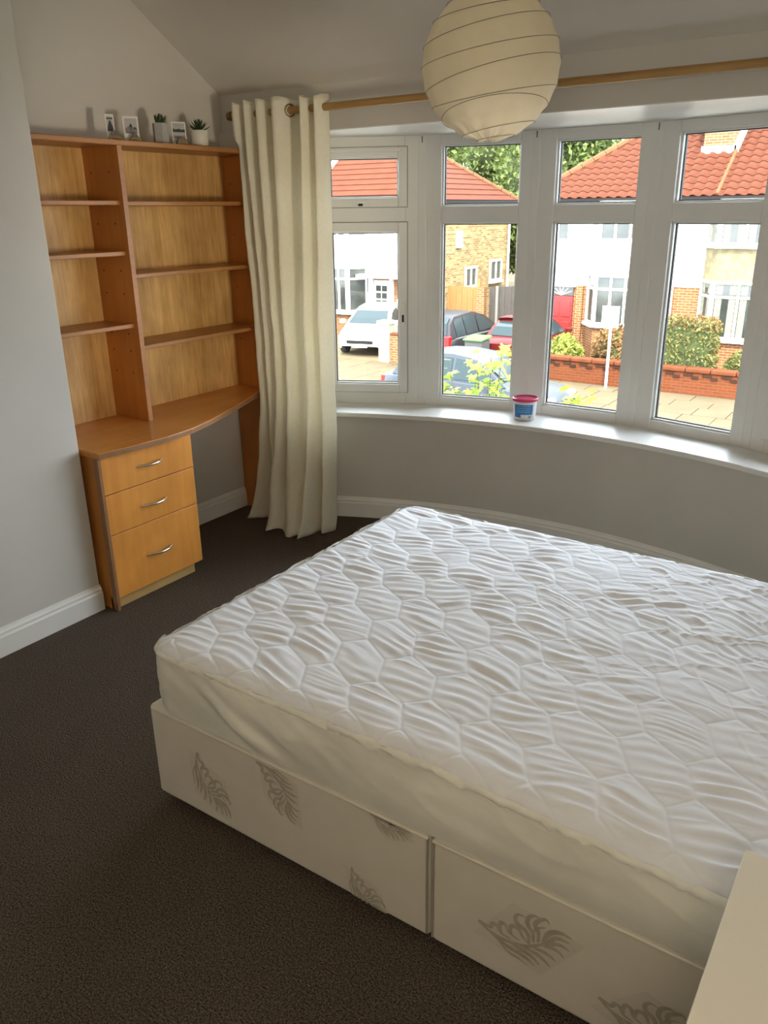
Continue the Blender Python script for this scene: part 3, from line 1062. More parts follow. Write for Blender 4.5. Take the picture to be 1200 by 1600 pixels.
def wrap(a0, a1, z0, z1, off, n=16):
    rr = lambda z: TS * (0.90 + 0.09 * z / 0.102) + off
    return MB().grid([[(TC.x + rr(z) * math.sin(a0 + (a1 - a0) * i / n), TC.y - rr(z) * math.cos(a0 + (a1 - a0) * i / n), TC.z + z) for i in range(n + 1)] for z in (z0, z1)])


AC = 0.42            # the label looks towards the room
lb = wrap(AC - 1.05, AC + 0.75, 0.018, 0.086, 0.0006).build('label', M_LBL, tb, smooth=60)
for z in (0.076, 0.066, 0.056, 0.046):
    wrap(AC - 0.7 + 0.1 * (z == 0.076), AC + 0.5, z, z + 0.0035, 0.0009).build('print_line', M_LTX, lb)
bp_ = wrap(AC - 0.35, AC + 0.72, 0.012, 0.034, 0.0011).build('barcode_panel', M_TUB, lb)
for i in range(7):
    wrap(AC + 0.32 + i * 0.04, AC + 0.32 + i * 0.04 + 0.018, 0.014, 0.030, 0.0014, 2).build('barcode_bar', M_BLACK, lb)

# ================================================================== BED
MX0, MX1, MY0, MY1 = -1.648, 0.235, 1.236, 2.585
MZ0, MZ1 = 0.338, 0.556
SPLIT = -0.726
BW0, BW1, BWY0, BWY1 = -1.674, 0.240, 1.230, 2.590


def stroke(mb, pts, w0, w1, w2, y, th=0.0006):
    """flat tapering ribbon on the plane y = const; pts are (x, z)"""
    n = len(pts)
    L_, R_ = [], []
    for i, p in enumerate(pts):
        a = Vector(pts[max(i - 1, 0)])
        b = Vector(pts[min(i + 1, n - 1)])
        t = (b - a).normalized()
        nn = Vector((-t.y, t.x))
        s = i / (n - 1)
        w = w0 * (1 - s) ** 2 + 2 * w1 * s * (1 - s) + w2 * s * s
        L_.append((p[0] + nn.x * w, y - th, p[1] + nn.y * w))
        R_.append((p[0] - nn.x * w, y - th, p[1] - nn.y * w))
    mb.grid([L_, R_])


def catmull2(P, fine):
    out = []
    n = len(P)
    P = [Vector(p) for p in P]
    for i in range(n - 1):
        p0, p1, p2, p3 = P[max(i - 1, 0)], P[i], P[i + 1], P[min(i + 2, n - 1)]
        for q in range(fine):
            t = q / fine
            out.append(0.5 * ((2 * p1) + (-p0 + p2) * t + (2 * p0 - 5 * p1 + 4 * p2 - p3) * t * t + (-p0 + 3 * p1 - 3 * p2 + p3) * t ** 3))
    out.append(P[-1])
    return out


# scrolling acanthus leaf: (half width, centre line) of every brush stroke
ACANTHUS = [
    (7, [(305, 512), (335, 545), (380, 568), (440, 577), (500, 562), (545, 545)]),
    (4, [(318, 522), (350, 566), (395, 592), (430, 600)]),
    (8, [(308, 510), (338, 528), (352, 516), (366, 522), (372, 545), (398, 560)]),
    (8, [(372, 545), (376, 520), (386, 508), (398, 516), (402, 540), (425, 560)]),
    (8, [(405, 545), (410, 522), (424, 514), (438, 524), (442, 548), (452, 565)]),
    (9, [(452, 568), (462, 540), (455, 518), (442, 508), (440, 488), (455, 474), (476, 480)]),
    (8, [(470, 560), (480, 530), (474, 506), (484, 482), (505, 472), (524, 478)]),
    (8, [(486, 558), (500, 526), (498, 502), (516, 486), (540, 480), (546, 494)]),
    (5, [(476, 545), (490, 520), (508, 510), (530, 506)]),
    (9, [(500, 562), (522, 532), (548, 518), (575, 518), (600, 532)]),
    (8, [(508, 564), (538, 540), (562, 536), (588, 548)]),
    (7, [(512, 566), (540, 556), (560, 558), (578, 572)]),
    (6, [(500, 568), (530, 572), (546, 584), (552, 598)]),
    (8, [(340, 552), (375, 585), (410, 605), (432, 622), (444, 640)]),
    (8, [(390, 572), (425, 592), (448, 610), (462, 634)]),
    (8, [(430, 580), (462, 594), (482, 612), (496, 634)]),
    (7, [(465, 578), (492, 586), (510, 598), (520, 612)]),
    (4, [(350, 566), (372, 604), (400, 622), (420, 640)]),
]


def leaf_motif(parent, cx, cz, ln, ang, flip, y, seed, zmin, zmax, xmin=-9, xmax=9):
    """printed scrolling acanthus leaf"""
    rnd = random.Random(seed)
    ca, sa = math.cos(ang), math.sin(ang)

    def T(u, v):
        v = -v if flip else v
        x = cx + ln * (u * ca - v * sa)
        z = cz + ln * (u * sa + v * ca)
        return (min(max(x, xmin), xmax), min(max(z, zmin), zmax))

    pa = MB()
    dm = [T(-0.62, 0), T(0, 0.40), T(0.62, 0), T(0, -0.40)]
    pa.add([(p[0], y - 0.0003, p[1]) for p in dm], [(0, 1, 2, 3)])
    pa.build('woven_patch', M_PATCH, parent)
    mb = MB()

    def Q(p):
        return T((p[0] - 452) / 290.0, -(p[1] - 553) / 290.0)

    def smooth_path(pts):
        return [tuple(q) for q in catmull2([Q(p) for p in pts], 6)]
    for i, (w, pts) in enumerate(ACANTHUS):
        k = w / 290.0 * ln
        stroke(mb, smooth_path(pts), k * 0.45, k * 1.45, k * 0.15, y, 0.0006 + 0.00005 * i)
    mb.build('leaf_print', M_PRINT, parent)


def divan(x0, x1, label, motifs):
    root = thing('divan_base', label, 'bed base', ((x0 + x1) / 2, (BWY0 + BWY1) / 2, 0), 'halves of the divan base')
    b = MB().box(x0, x1, BWY0, BWY1, 0.032, 0.340).build('body', M_DIVAN, root, bevel=0.014, bseg=4)
    pp = [(x0 + 0.004, BWY1 - 0.02, 0.330), (x0 + 0.004, BWY0 + 0.014, 0.330), (x0 + 0.014, BWY0 + 0.001, 0.330), (x1 - 0.004, BWY0 + 0.001, 0.330)]
    if x0 > -1:
        pp = [(x0 + 0.004, BWY0 + 0.001, 0.330), (x1 - 0.004, BWY0 + 0.001, 0.330)]
    MB().tube(pp, 0.0045, 8).build('piping', M_PIPE, root, smooth=60)
    for xs in ((x1 - 0.006) if x0 < -1 else (x0 + 0.006),):
        MB().tube([(xs, BWY0 - 0.0005, 0.045), (xs, BWY0 - 0.0005, 0.33)], 0.003, 6).build('seam_cord', mat('seam_grey', (0.34, 0.31, 0.26), 0.8, noise=0.1), root)
    for x in (x0 + 0.07, x1 - 0.07):
        for y in (BWY0 + 0.08, BWY1 - 0.08):
            MB().lathe([(0.016, -0.012), (0.020, -0.008), (0.020, 0.008), (0.016, 0.012)], (x, y, 0.020), 14, (1, 0, 0)).build('castor', M_BLACK, root, smooth=40)
            MB().lathe([(0.008, 0.018), (0.008, 0.036)], (x, y, 0), 8).build('castor_stem', M_CHROME, root)
    for i, (cx, cz, ln, ang, fl_) in enumerate(motifs):
        leaf_motif(root, cx, cz, ln, ang, fl_, BWY0 - 0.0004, i + 3, 0.040, 0.322, x0 + 0.012, x1 - 0.012)
    return root


divan(BW0, SPLIT - 0.002, 'cream divan base half at the foot end nearest the desk',
      [(-1.447, 0.150, 0.205, -0.94, False), (-1.178, 0.258, 0.190, -0.92, True), (-0.835, 0.315, 0.120, -0.15, False), (-0.912, 0.062, 0.150, -0.75, False)])
divan(SPLIT + 0.002, BW1, 'cream divan base half at the head end beside the white chest',
      [(-0.482, 0.185, 0.225, 0.42, False), (-0.205, 0.125, 0.215, 0.25, False)])

bed = thing('mattress', 'double mattress in a white quilted protector on the divan', 'mattress', ((MX0 + MX1) / 2, (MY0 + MY1) / 2, MZ0))
MB().box(MX0 + 0.012, MX1 - 0.012, MY0 + 0.012, MY1 - 0.012, MZ0 + 0.008, MZ1 - 0.035).build('mattress_core', M_DIVAN, bed, bevel=0.03, bseg=4)
# quilted top: skewed honeycomb of stitched cells with long puckers
NX, NY = 640, 450
gx, gy = np.meshgrid(np.linspace(MX0, MX1, NX), np.linspace(MY0, MY1, NY))
wx = gx + 0.010 * vnoise(gx, gy, 5, 11)
wy = gy + 0.012 * vnoise(gx, gy, 4, 12)
LA, LB = 0.156, 0.152
U0 = (-1.200, 1.532)
SEG = ((0.0500, -0.0960), (0.0500, 0.0560), (-0.1060, 0.0560))
ai = np.round((wx - U0[0]) / LA)
bi = np.round((wy - U0[1]) / LB)
dmin = np.full(gx.shape, 9.0)
for da in (-1, 0, 1):
    for db in (-1, 0, 1):
        ux = U0[0] + (ai + da) * LA
        uy = U0[1] + (bi + db) * LB
        for sx, sy in SEG:
            t = np.clip(((wx - ux) * sx + (wy - uy) * sy) / (sx * sx + sy * sy), 0, 1)
            d = np.hypot(wx - ux - t * sx, wy - uy - t * sy)
            dmin = np.minimum(dmin, d)
# which cell a point lies in: nearest cell centre in the metric that makes the honeycomb regular
cell = np.zeros(gx.shape)
cdx = np.zeros(gx.shape)
best = np.full(gx.shape, 99.0)
for da in (-1, 0, 1):
    for db in (-1, 0, 1):
        ex = (wx - (U0[0] + (ai + da) * LA - SEG[0][0])) / LA
        ey = (wy - (U0[1] + (bi + db) * LB - SEG[0][1])) / LB
        d = np.hypot(ex + 0.5 * ey, 0.8660 * ey)
        hsh = np.mod(np.sin((ai + da) * 12.9898 + (bi + db) * 78.233) * 43758.5453, 1.0)
        cell = np.where(d < best, hsh, cell)
        cdx = np.where(d < best, ex * LA, cdx)
        best = np.minimum(best, d)
env = 1 - np.exp(-dmin / 0.026)
cell2 = np.mod(cell * 7.13, 1.0)
mess = np.clip((gx + 1.15) / 0.9, 0, 1) * np.clip((gy - 1.50) / 0.6, 0, 1)       # the far right is more crumpled
sl = (cell - 0.5) * 0.45 + 0.25 * vnoise(gx, gy, 2.5, 13) + 1.0 * mess * vnoise(gx, gy, 4.0, 19) - 0.10
yy = wy + sl * cdx + 0.006 * vnoise(gx, gy, 14, 14)
n1 = 0.6 * np.sin(2 * PI * (yy / 0.040 + cell * 5 + 0.35 * vnoise(wx, yy, 9, 15))) + 0.7 * vnoise(wx * 4.5 + cell * 40, yy * 34 + cell * 17, 1.0, 15)
n2 = vnoise(wx * 11 + cell * 20, yy * 70, 1.0, 25)
n3 = 1 - 2.2 * np.abs(vnoise(wx * 5 + cell * 31, yy * 30 + cell * 9, 1.0, 26))
amp = (0.75 + 0.45 * vnoise(gx, gy, 6, 17)) * (0.65 + 0.7 * cell2)
fold = 1 - np.abs(vnoise(gx * 0.8 + 0.5 * gy, gy - 0.35 * gx, 11, 16)) * 2.2
fold2 = 1 - np.abs(vnoise(gx * 0.5 - 0.9 * gy, gy + 0.5 * gx, 16, 27)) * 2.6
soft = np.clip(env * 1.3, 0.25, 1)
h = 0.0034 * env + (0.0034 * n1 + 0.0010 * n2 + 0.0030 * np.clip(n3, -0.4, 1)) * amp * soft
h += 0.005 * mess * np.clip(fold, 0, 1) ** 2 + 0.0035 * mess * np.clip(fold2, 0, 1) ** 2 + 0.004 * vnoise(gx, gy, 3.5, 18)
h -= 0.0009 * np.exp(-(dmin / 0.0028) ** 2)
e = np.minimum(np.minimum(gx - MX0, MX1 - gx), np.minimum(gy - MY0, MY1 - gy))
fall = np.clip(1 - e / 0.045, 0, 1)
zz = MZ1 - 0.009 + h * (1 - 0.5 * fall) - 0.022 * fall ** 2.2
zz -= 0.030 * np.clip((gx + 0.75) / 0.65, 0, 1) * np.exp(-(gy - MY0) / 0.22)
RC = 0.07


def round_corners(x, y):
    cxx = np.clip(x, MX0 + RC, MX1 - RC)
    cyy = np.clip(y, MY0 + RC, MY1 - RC)
    dx, dy = x - cxx, y - cyy
    m_ = np.maximum(np.abs(dx), np.abs(dy))
    l_ = np.hypot(dx, dy)
    k_ = np.where(l_ > 1e-9, m_ / np.maximum(l_, 1e-9), 1.0)
    return cxx + dx * k_, cyy + dy * k_


qx, qy = round_corners(gx, gy)
# ragged puckered rim
rim = np.clip(1 - e / 0.02, 0, 1)
qy = qy - np.where(gy < MY0 + 0.05, rim * (0.004 + 0.004 * vnoise(gx, gy, 22, 21)), 0)
qx = qx - np.where(gx < MX0 + 0.05, rim * (0.004 + 0.004 * vnoise(gy, gx, 22, 22)), 0)
zz = zz + rim * 0.006 * vnoise(gx + gy, gx - gy, 20, 23)
np_grid('quilted_top', np.stack([qx, qy, zz], -1), M_QUILT, bed)
# elasticated skirt round the sides
per = []
corners = [(MX0 + RC, MY0 + RC, PI), (MX1 - RC, MY0 + RC, 1.5 * PI), (MX1 - RC, MY1 - RC, 0), (MX0 + RC, MY1 - RC, 0.5 * PI)]
for (cx_, cy_, a0) in corners:
    for i in range(13):
        a = a0 + 0.5 * PI * i / 12
        per.append((cx_ + RC * math.cos(a), cy_ + RC * math.sin(a), math.cos(a), math.sin(a)))
dense = []
for i in range(len(per)):
    p, q = per[i], per[(i + 1) % len(per)]
    d = math.hypot(q[0] - p[0], q[1] - p[1])
    n = max(1, int(d / 0.006))
    for k in range(n):
        t = k / n
        nx, ny = p[2] * (1 - t) + q[2] * t, p[3] * (1 - t) + q[3] * t
        l = math.hypot(nx, ny)
        dense.append((p[0] * (1 - t) + q[0] * t, p[1] * (1 - t) + q[1] * t, nx / l, ny / l))
D = np.array(dense)
arcl = np.concatenate([[0], np.cumsum(np.hypot(np.diff(D[:, 0]), np.diff(D[:, 1])))])
NV = 44
vv = np.linspace(0, 1, NV)[:, None]
ss = arcl[None, :]
corner_pull = np.exp(-((ss - 0.30) / 0.38) ** 2)
diag = vnoise(ss - 0.30 * vv, vv * 0.12, 10, 31)
horiz = vnoise(ss * 0.6 - 0.25 * vv, vv * 0.45, 5, 32)
off = 0.004 + 0.010 * np.sin(PI * vv) + 0.016 * corner_pull * diag * np.sin(PI * vv) + 0.004 * horiz * np.sin(PI * vv) \
    + 0.0025 * (1 - np.abs(vnoise(ss * 0.5 - 0.15 * vv, vv * 0.15 + ss * 0.2, 14, 33)) * 2) * np.sin(PI * np.minimum(1, vv * 1.4)) + 0.003 * np.exp(-vv / 0.06) * vnoise(ss, vv, 45, 34)
X = D[None, :, 0] + D[None, :, 2] * off
Yv = D[None, :, 1] + D[None, :, 3] * off
sag = 0.030 * np.clip((X + 0.75) / 0.65, 0, 1) * np.exp(-np.maximum(Yv - MY0, 0) / 0.22)
Zt = MZ1 - 0.026 - sag
Zv = Zt * (1 - vv) + (MZ0 + 0.003) * vv + 0.004 * np.exp(-vv / 0.05) * vnoise(ss, vv, 30, 35)
np_grid('side_skirt', np.stack([X, Yv, Zv], -1), M_SKIRT, bed, close_u=True)
# gathered frill where skirt meets quilt
fr_rows = []
for k, (dv, do) in enumerate(((0.004, 0.0), (0.001, 0.006), (-0.006, 0.009), (-0.014, 0.006))):
    off2 = do + 0.0035 * vnoise(arcl, arcl * 0 + k * 0.4, 55, 41) + 0.002 * vnoise(arcl, arcl * 0 + k, 20, 42)
    z2 = Zt[0] + dv + 0.004 * vnoise(arcl, arcl * 0 + k * 0.2, 24, 43)
    fr_rows.append(np.stack([D[:, 0] + D[:, 2] * (0.003 + off2), D[:, 1] + D[:, 3] * (0.003 + off2), z2], -1))
np_grid('gathered_edge', np.array(fr_rows), mat('gathered_hem', (0.80, 0.79, 0.72), 0.7, noise=0.04, nscale=40), bed, close_u=True)

# ================================================================== WHITE CHEST BY THE RIGHT WALL
CX0, CX1, CY0, CY1 = -0.090, XR - 0.022, 0.36, 1.088
ch = thing('chest_of_drawers', 'plain white chest of drawers in the lower right corner', 'chest of drawers', ((CX0 + CX1) / 2, (CY0 + CY1) / 2, 0))
MB().box(CX0 + 0.022, CX1, CY0 + 0.006, CY1 - 0.006, 0.04, 0.732).build('carcass', M_CHEST, ch)
MB().box(CX0, CX1, CY0, CY1, 0.732, 0.75).build('top_board', M_CHEST, ch, bevel=0.0015)
MB().box(CX0 + 0.04, CX1, CY0 + 0.02, CY1 - 0.02, 0, 0.04).build('plinth', M_CHEST, ch)
for i in range(3):
    z0 = 0.045 + i * 0.229
    d = MB().box(CX0 + 0.004, CX0 + 0.022, CY0 + 0.008, CY1 - 0.008, z0, z0 + 0.223).build('drawer_front', M_CHEST, ch, bevel=0.0015)

# ================================================================== OUTSIDE
G = -2.8
M_RENDER = mat('white_render', (0.55, 0.53, 0.48), 0.9, noise=0.04, nscale=2, spec=0.08)
M_HFRAME = mat('house_white_frame', (0.66, 0.65, 0.60), 0.5, noise=0.02)
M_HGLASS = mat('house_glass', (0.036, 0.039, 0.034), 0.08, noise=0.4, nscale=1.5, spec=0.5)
M_NET = mat('net_curtain', (0.153, 0.153, 0.112), 0.9, noise=0.3, nscale=8)
M_BRK = brick_mat('orange_brick', (0.185, 0.078, 0.032), (0.145, 0.055, 0.022), (0.25, 0.18, 0.11))
M_BRKY = brick_mat('buff_brick', (0.27, 0.20, 0.095), (0.135, 0.080, 0.032), (0.25, 0.20, 0.12), axis='yz')
M_WALLBRK = brick_mat('red_wall_brick', (0.106, 0.029, 0.011), (0.086, 0.023, 0.009), (0.110, 0.048, 0.023))
M_COPING = mat('red_coping', (0.095, 0.029, 0.012), 0.8, noise=0.15, nscale=6, spec=0.08)
M_TILE = mat('clay_tile', (0.072, 0.022, 0.011), 0.8, noise=0.22, nscale=3, spec=0.08)
M_TILEA = mat('red_clay_tile', (0.076, 0.021, 0.009), 0.8, noise=0.15, nscale=3, spec=0.08)
M_RIDGE = mat('ridge_tile', (0.113, 0.052, 0.025), 0.85, noise=0.15, nscale=5, spec=0.08)
M_GUTTER = mat('black_gutter', (0.012, 0.012, 0.012), 0.6, noise=0.1, spec=0.08)
M_ROAD = mat('grey_asphalt', (0.24, 0.225, 0.205), 0.95, noise=0.15, nscale=3, bump=0.2, bscale=80)
M_SLAB = mat('paving_slab', (0.092, 0.069, 0.041), 0.9, noise=0.10, nscale=2, spec=0.08)
M_DRIVE = mat('drive_concrete', (0.113, 0.087, 0.050), 0.95, noise=0.12, nscale=2, spec=0.08)
M_SOIL2 = mat('garden_soil', (0.045, 0.041, 0.018), 1.0, noise=0.4, nscale=3)
M_REDDOOR = mat('red_door_paint', (0.162, 0.013, 0.011), 0.4, noise=0.05)
M_WDOOR = mat('white_door_paint', (0.66, 0.64, 0.58), 0.5, noise=0.03)
M_FENCE = wood('orange_fence', (0.265, 0.112, 0.032), (0.214, 0.082, 0.022), 0.8, 'z', 1.0, 0.3)
M_FENCEG = wood('dark_fence', (0.053, 0.045, 0.038), (0.035, 0.028, 0.025), 0.9, 'z', 1.0, 0.3)
M_LIME = mat('lime_leaf', (0.135, 0.189, 0.013), 0.6, noise=0.25, nscale=9, trans=0.35)
M_GREEN = mat('tree_leaf', (0.091, 0.123, 0.026), 0.7, noise=0.4, nscale=0.9, trans=0.2)
M_HEDGE = mat('hedge_leaf', (0.114, 0.106, 0.023), 0.7, noise=0.4, nscale=6, trans=0.2)
M_HEDGET = mat('hedge_tip_leaf', (0.171, 0.072, 0.022), 0.7, noise=0.3, nscale=6, trans=0.2)
M_SHRUB = mat('yellow_shrub_leaf', (0.158, 0.173, 0.023), 0.7, noise=0.3, nscale=5, trans=0.2)
M_RSHRUB = mat('russet_shrub_leaf', (0.153, 0.076, 0.019), 0.7, noise=0.4, nscale=5, trans=0.2)
M_TRUNK = mat('bark', (0.045, 0.032, 0.018), 0.95, noise=0.3, nscale=15)
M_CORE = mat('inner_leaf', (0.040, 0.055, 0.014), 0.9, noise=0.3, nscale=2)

struct('floor_road', MB().box(-70, 40, 8.6, 17.66, G - 0.25, G - 0.10), M_ROAD, 'grey asphalt road outside')
struct('floor_garden', MB().box(-70, 40, 20.9, 80, G - 0.25, G - 0.005), M_DRIVE, 'pale concrete drives and gardens across the road')
struct('floor_forecourt', MB().box(-70, 40, 4.25, 8.6, G - 0.25, G - 0.005), mat('pale_concrete', (0.50, 0.46, 0.39), 0.95, noise=0.1, nscale=2), 'pale paving below the bay window')
pv = bpy.data.objects.new('floor_pavement', None)
C.objects.link(pv)
BASE[pv.name] = Vector((0, 0, 0))
prop(pv, 'far pavement of pale stone flags', kind='structure')
MB().box(-70, 40, 17.8, 20.9, G - 0.25, G - 0.02).build('bedding', M_SLAB, pv)
slab_me = None
rnd = random.Random(5)
for r, (y0, y1) in enumerate(((17.83, 18.72), (18.74, 19.50), (19.52, 20.16), (20.18, 20.86))):
    x = -18.4 + 0.33 * r
    while x < -0.4:
        w = rnd.choice((0.75, 0.9, 1.05))
        MB().box(x, x + w - 0.02, y0, y1, G - 0.02, G + rnd.uniform(0, 0.006)).build('paving_slab', M_SLAB, pv, bevel=0.006, bseg=1)
        x += w
kb = bpy.data.objects.new('trim_kerb', None)
C.objects.link(kb)
BASE[kb.name] = Vector((0, 0, 0))
prop(kb, 'pale stone kerb on the far side of the road', kind='structure')
x = -18.0
while x < 0:
    MB().box(x, x + 0.9, 17.66, 17.8, G - 0.2, G + 0.005).build('kerb_stone', mat('kerb_stone', (0.097, 0.079, 0.057), 0.9, noise=0.1), kb, bevel=0.01)
    x += 0.91


def leaf_cloud(name, pts, size, m, parent, seed=1, up_bias=0.3):
    """many small pointed leaves, one mesh"""
    rs = np.random.RandomState(seed)
    n = len(pts)
    b = np.array(BASE.get(parent.name, Vector((0, 0, 0))))
    nrm = rs.normal(size=(n, 3)) + np.array([0, -0.4, up_bias])
    nrm /= np.linalg.norm(nrm, axis=1)[:, None]
    t = np.cross(nrm, rs.normal(size=(n, 3)))
    t /= np.linalg.norm(t, axis=1)[:, None]
    s = np.cross(nrm, t)
    sz = size * rs.uniform(0.6, 1.3, size=(n, 1))
    P = np.asarray(pts) - b
    V = np.stack([P - t * sz, P - s * sz * 0.5 + nrm * sz * 0.12, P + t * sz, P + s * sz * 0.5 + nrm * sz * 0.12], 1).reshape(-1, 3)
    F = np.arange(4 * n).reshape(-1, 4)
    me = bpy.data.meshes.new(name)
    me.from_pydata(V.tolist(), [], F.tolist())
    me.update()
    me.materials.append(m)
    o = bpy.data.objects.new(name, me)
    C.objects.link(o)
    o.parent = parent
    BASE[o.name] = Vector(b)
    return o


def blob(mb, c, rx, ry, rz, seed, rough=0.15, n=14):
    rows = []
    rs = random.Random(seed)
    phs = [rs.uniform(0, 6.28) for _ in range(4)]
    for i in range(n + 1):
        th = PI * i / n
        row = []
        for j in range(2 * n):
            p = PI * j / n
            k = 1 + rough * (math.sin(3 * p + phs[0] + 2 * th) * math.sin(2 * th + phs[1]) + 0.6 * math.sin(5 * p + phs[2]) * math.sin(4 * th + phs[3]))
            row.append((c[0] + rx * k * math.sin(th) * math.cos(p), c[1] + ry * k * math.sin(th) * math.sin(p), c[2] + rz * k * math.cos(th)))
        rows.append(row)
    mb.grid(rows, True)


def tree(x, y, h, rx, rz, label, seed, m=M_GREEN, n=9900):
    root = thing('tree', label, 'tree', (x, y, G), 'trees behind the houses')
    MB().tube([(x, y, G), (x + 0.1, y, G + h * 0.4), (x, y + 0.1, G + h * 0.75)], [0.35, 0.26, 0.12], 8).build('trunk', M_TRUNK, root)
    cz = G + h - rz
    rs = np.random.RandomState(seed)
    cores = MB()
    pts = []
    for k in range(9):
        d = rs.normal(size=3)
        d /= np.linalg.norm(d)
        c = np.array([x, y, cz]) + d * np.array([rx, rx, rz]) * 0.55 * (k > 0)
        r = (0.55 if k else 0.75)
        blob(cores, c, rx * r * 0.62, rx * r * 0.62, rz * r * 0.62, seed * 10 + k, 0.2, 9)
        q = rs.normal(size=(n // 9, 3))
        q /= np.linalg.norm(q, axis=1)[:, None]
        q *= rs.uniform(0.55, 1.10, size=(len(q), 1))
        pts.append(c + q * np.array([rx * r, rx * r, rz * r]))
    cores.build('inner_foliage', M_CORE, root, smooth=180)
    leaf_cloud('foliage', np.concatenate(pts), 0.17, m, root, seed)
    return root


def bush(name, label, x0, x1, y0, y1, z1, m, seed, n=1800, size=0.07, m2=None, square=False, cat='shrub'):
    root = thing(name, label, cat, ((x0 + x1) / 2, (y0 + y1) / 2, G))
    rs = np.random.RandomState(seed)
    q = rs.uniform(-1, 1, size=(n * 3, 3)) if square else rs.normal(size=(n * 3, 3))
    if square:
        q = q / (np.abs(q) ** 7).sum(1)[:, None] ** (1 / 7)
    else:
        q = q / np.linalg.norm(q, axis=1)[:, None]
    q = q[q[:, 2] > -0.98][:n]
    q = q * rs.uniform(0.86, 1.04, size=(len(q), 1))
    c = np.array([(x0 + x1) / 2, (y0 + y1) / 2, (G + z1) / 2])
    half = np.array([(x1 - x0) / 2, (y1 - y0) / 2, (z1 - G) / 2])
    P = c + q * half
    if not square:
        P[:, 2] += 0.12 * vnoise(P[:, 0], P[:, 1], 3, seed)
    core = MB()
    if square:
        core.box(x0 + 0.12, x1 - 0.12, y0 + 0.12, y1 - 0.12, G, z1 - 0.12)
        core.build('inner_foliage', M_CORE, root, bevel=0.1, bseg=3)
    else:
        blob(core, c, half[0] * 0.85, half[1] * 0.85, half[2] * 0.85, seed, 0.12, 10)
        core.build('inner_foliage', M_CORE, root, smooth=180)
    leaf_cloud('foliage', P, size, m, root, seed)
    if m2:
        top = P[P[:, 2] > z1 - 0.25]
        leaf_cloud('tip_leaves', top[::2] + np.array([0, 0, 0.03]), size * 0.9, m2, root, seed + 1)
    return root


# ------------------------------------------------------------------ houses
def facet_window(root, p0, p1, z0, z1, n, trans=None, net=False, cill=True):
    """window on a vertical facet from p0 to p1 (plan points), seen from the street side"""
    p0, p1 = Vector((*p0, 0)), Vector((*p1, 0))
    t = p1 - p0
    L = t.length
    t.normalize()
    out = Vector((t.y, -t.x, 0))

    def bx(mb, u0, u1, a0, a1, d0, d1):
        return mb.obox(p0 + t * u0 + out * d0 + Vector((0, 0, a0)), t * (u1 - u0), out * (d1 - d0), (0, 0, a1 - a0))

    fr = MB()
    w = 0.07
    zs = [(z0, trans), (trans, z1)] if trans else [(z0, z1)]
    bx(fr, 0, L, z0, z0 + w, -0.02, 0.05)
    bx(fr, 0, L, z1 - w, z1, -0.02, 0.05)
    for i in range(n + 1):
        u = i * (L - w) / n
        bx(fr, u, u + w, z0 + w, z1 - w, -0.02, 0.05)
    if trans:
        bx(fr, w, L - w, trans - w / 2, trans + w / 2, -0.02, 0.04)
    if cill:
        bx(fr, -0.05, L + 0.05, z0 - 0.08, z0, -0.02, 0.12)
    f = fr.build('window', M_HFRAME, root)
    for i in range(n):
        u0 = i * (L - w) / n + w
        u1 = (i + 1) * (L - w) / n
        for a, b in zs:
            pm = MB()
            bx(pm, u0, u1, a + w / 2, b - w / 2, 0.0, 0.012)
            pm.build('pane', M_HGLASS, f)
            if net:
                cm = MB()
                for q in range(2):
                    us = u0 + (u1 - u0) * (0.04 + 0.62 * q)
                    bx(cm, us, us + (u1 - u0) * 0.30, a + w, b - w / 2, 0.012, 0.016)
                cm.build('net_curtain', M_NET, f)
    return f


def bay(root, x0, x1, yf, depth, zg0, zg1, zf0, zf1, z_top, m_panel, net=False, nl=3):
    """two storey canted bay"""
    c = 0.45
    plan = [(x0, yf), (x0 + c, yf - depth), (x1 - c, yf - depth), (x1, yf)]

    def solid(name, z0, z1, m):
        mb = MB().prism([(x, y, z0) for x, y in plan], (0, 0, z1 - z0))
        o = mb.build(name, m, root)
        fix_normals(o)
        return o
    solid('bay_plinth', G, zg0 - 0.08, M_BRK)
    solid('bay_panel', zg1, zf0 - 0.08, m_panel)
    solid('bay_head', zf1, z_top, M_HFRAME)
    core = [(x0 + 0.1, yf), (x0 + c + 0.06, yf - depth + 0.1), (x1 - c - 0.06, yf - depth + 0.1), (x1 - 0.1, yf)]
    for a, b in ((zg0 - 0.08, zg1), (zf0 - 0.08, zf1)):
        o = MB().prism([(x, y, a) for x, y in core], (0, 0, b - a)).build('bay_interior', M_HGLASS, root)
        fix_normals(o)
    for (za, zb) in ((zg0, zg1), (zf0, zf1)):
        tr_ = zb - 0.42
        facet_window(root, plan[0], plan[1], za, zb, 1, tr_, net)
        facet_window(root, plan[1], plan[2], za, zb, nl, tr_, net)
        facet_window(root, plan[2], plan[3], za, zb, 1, tr_, net)


PITCH_R = 0.70
ang_r = math.atan(PITCH_R)
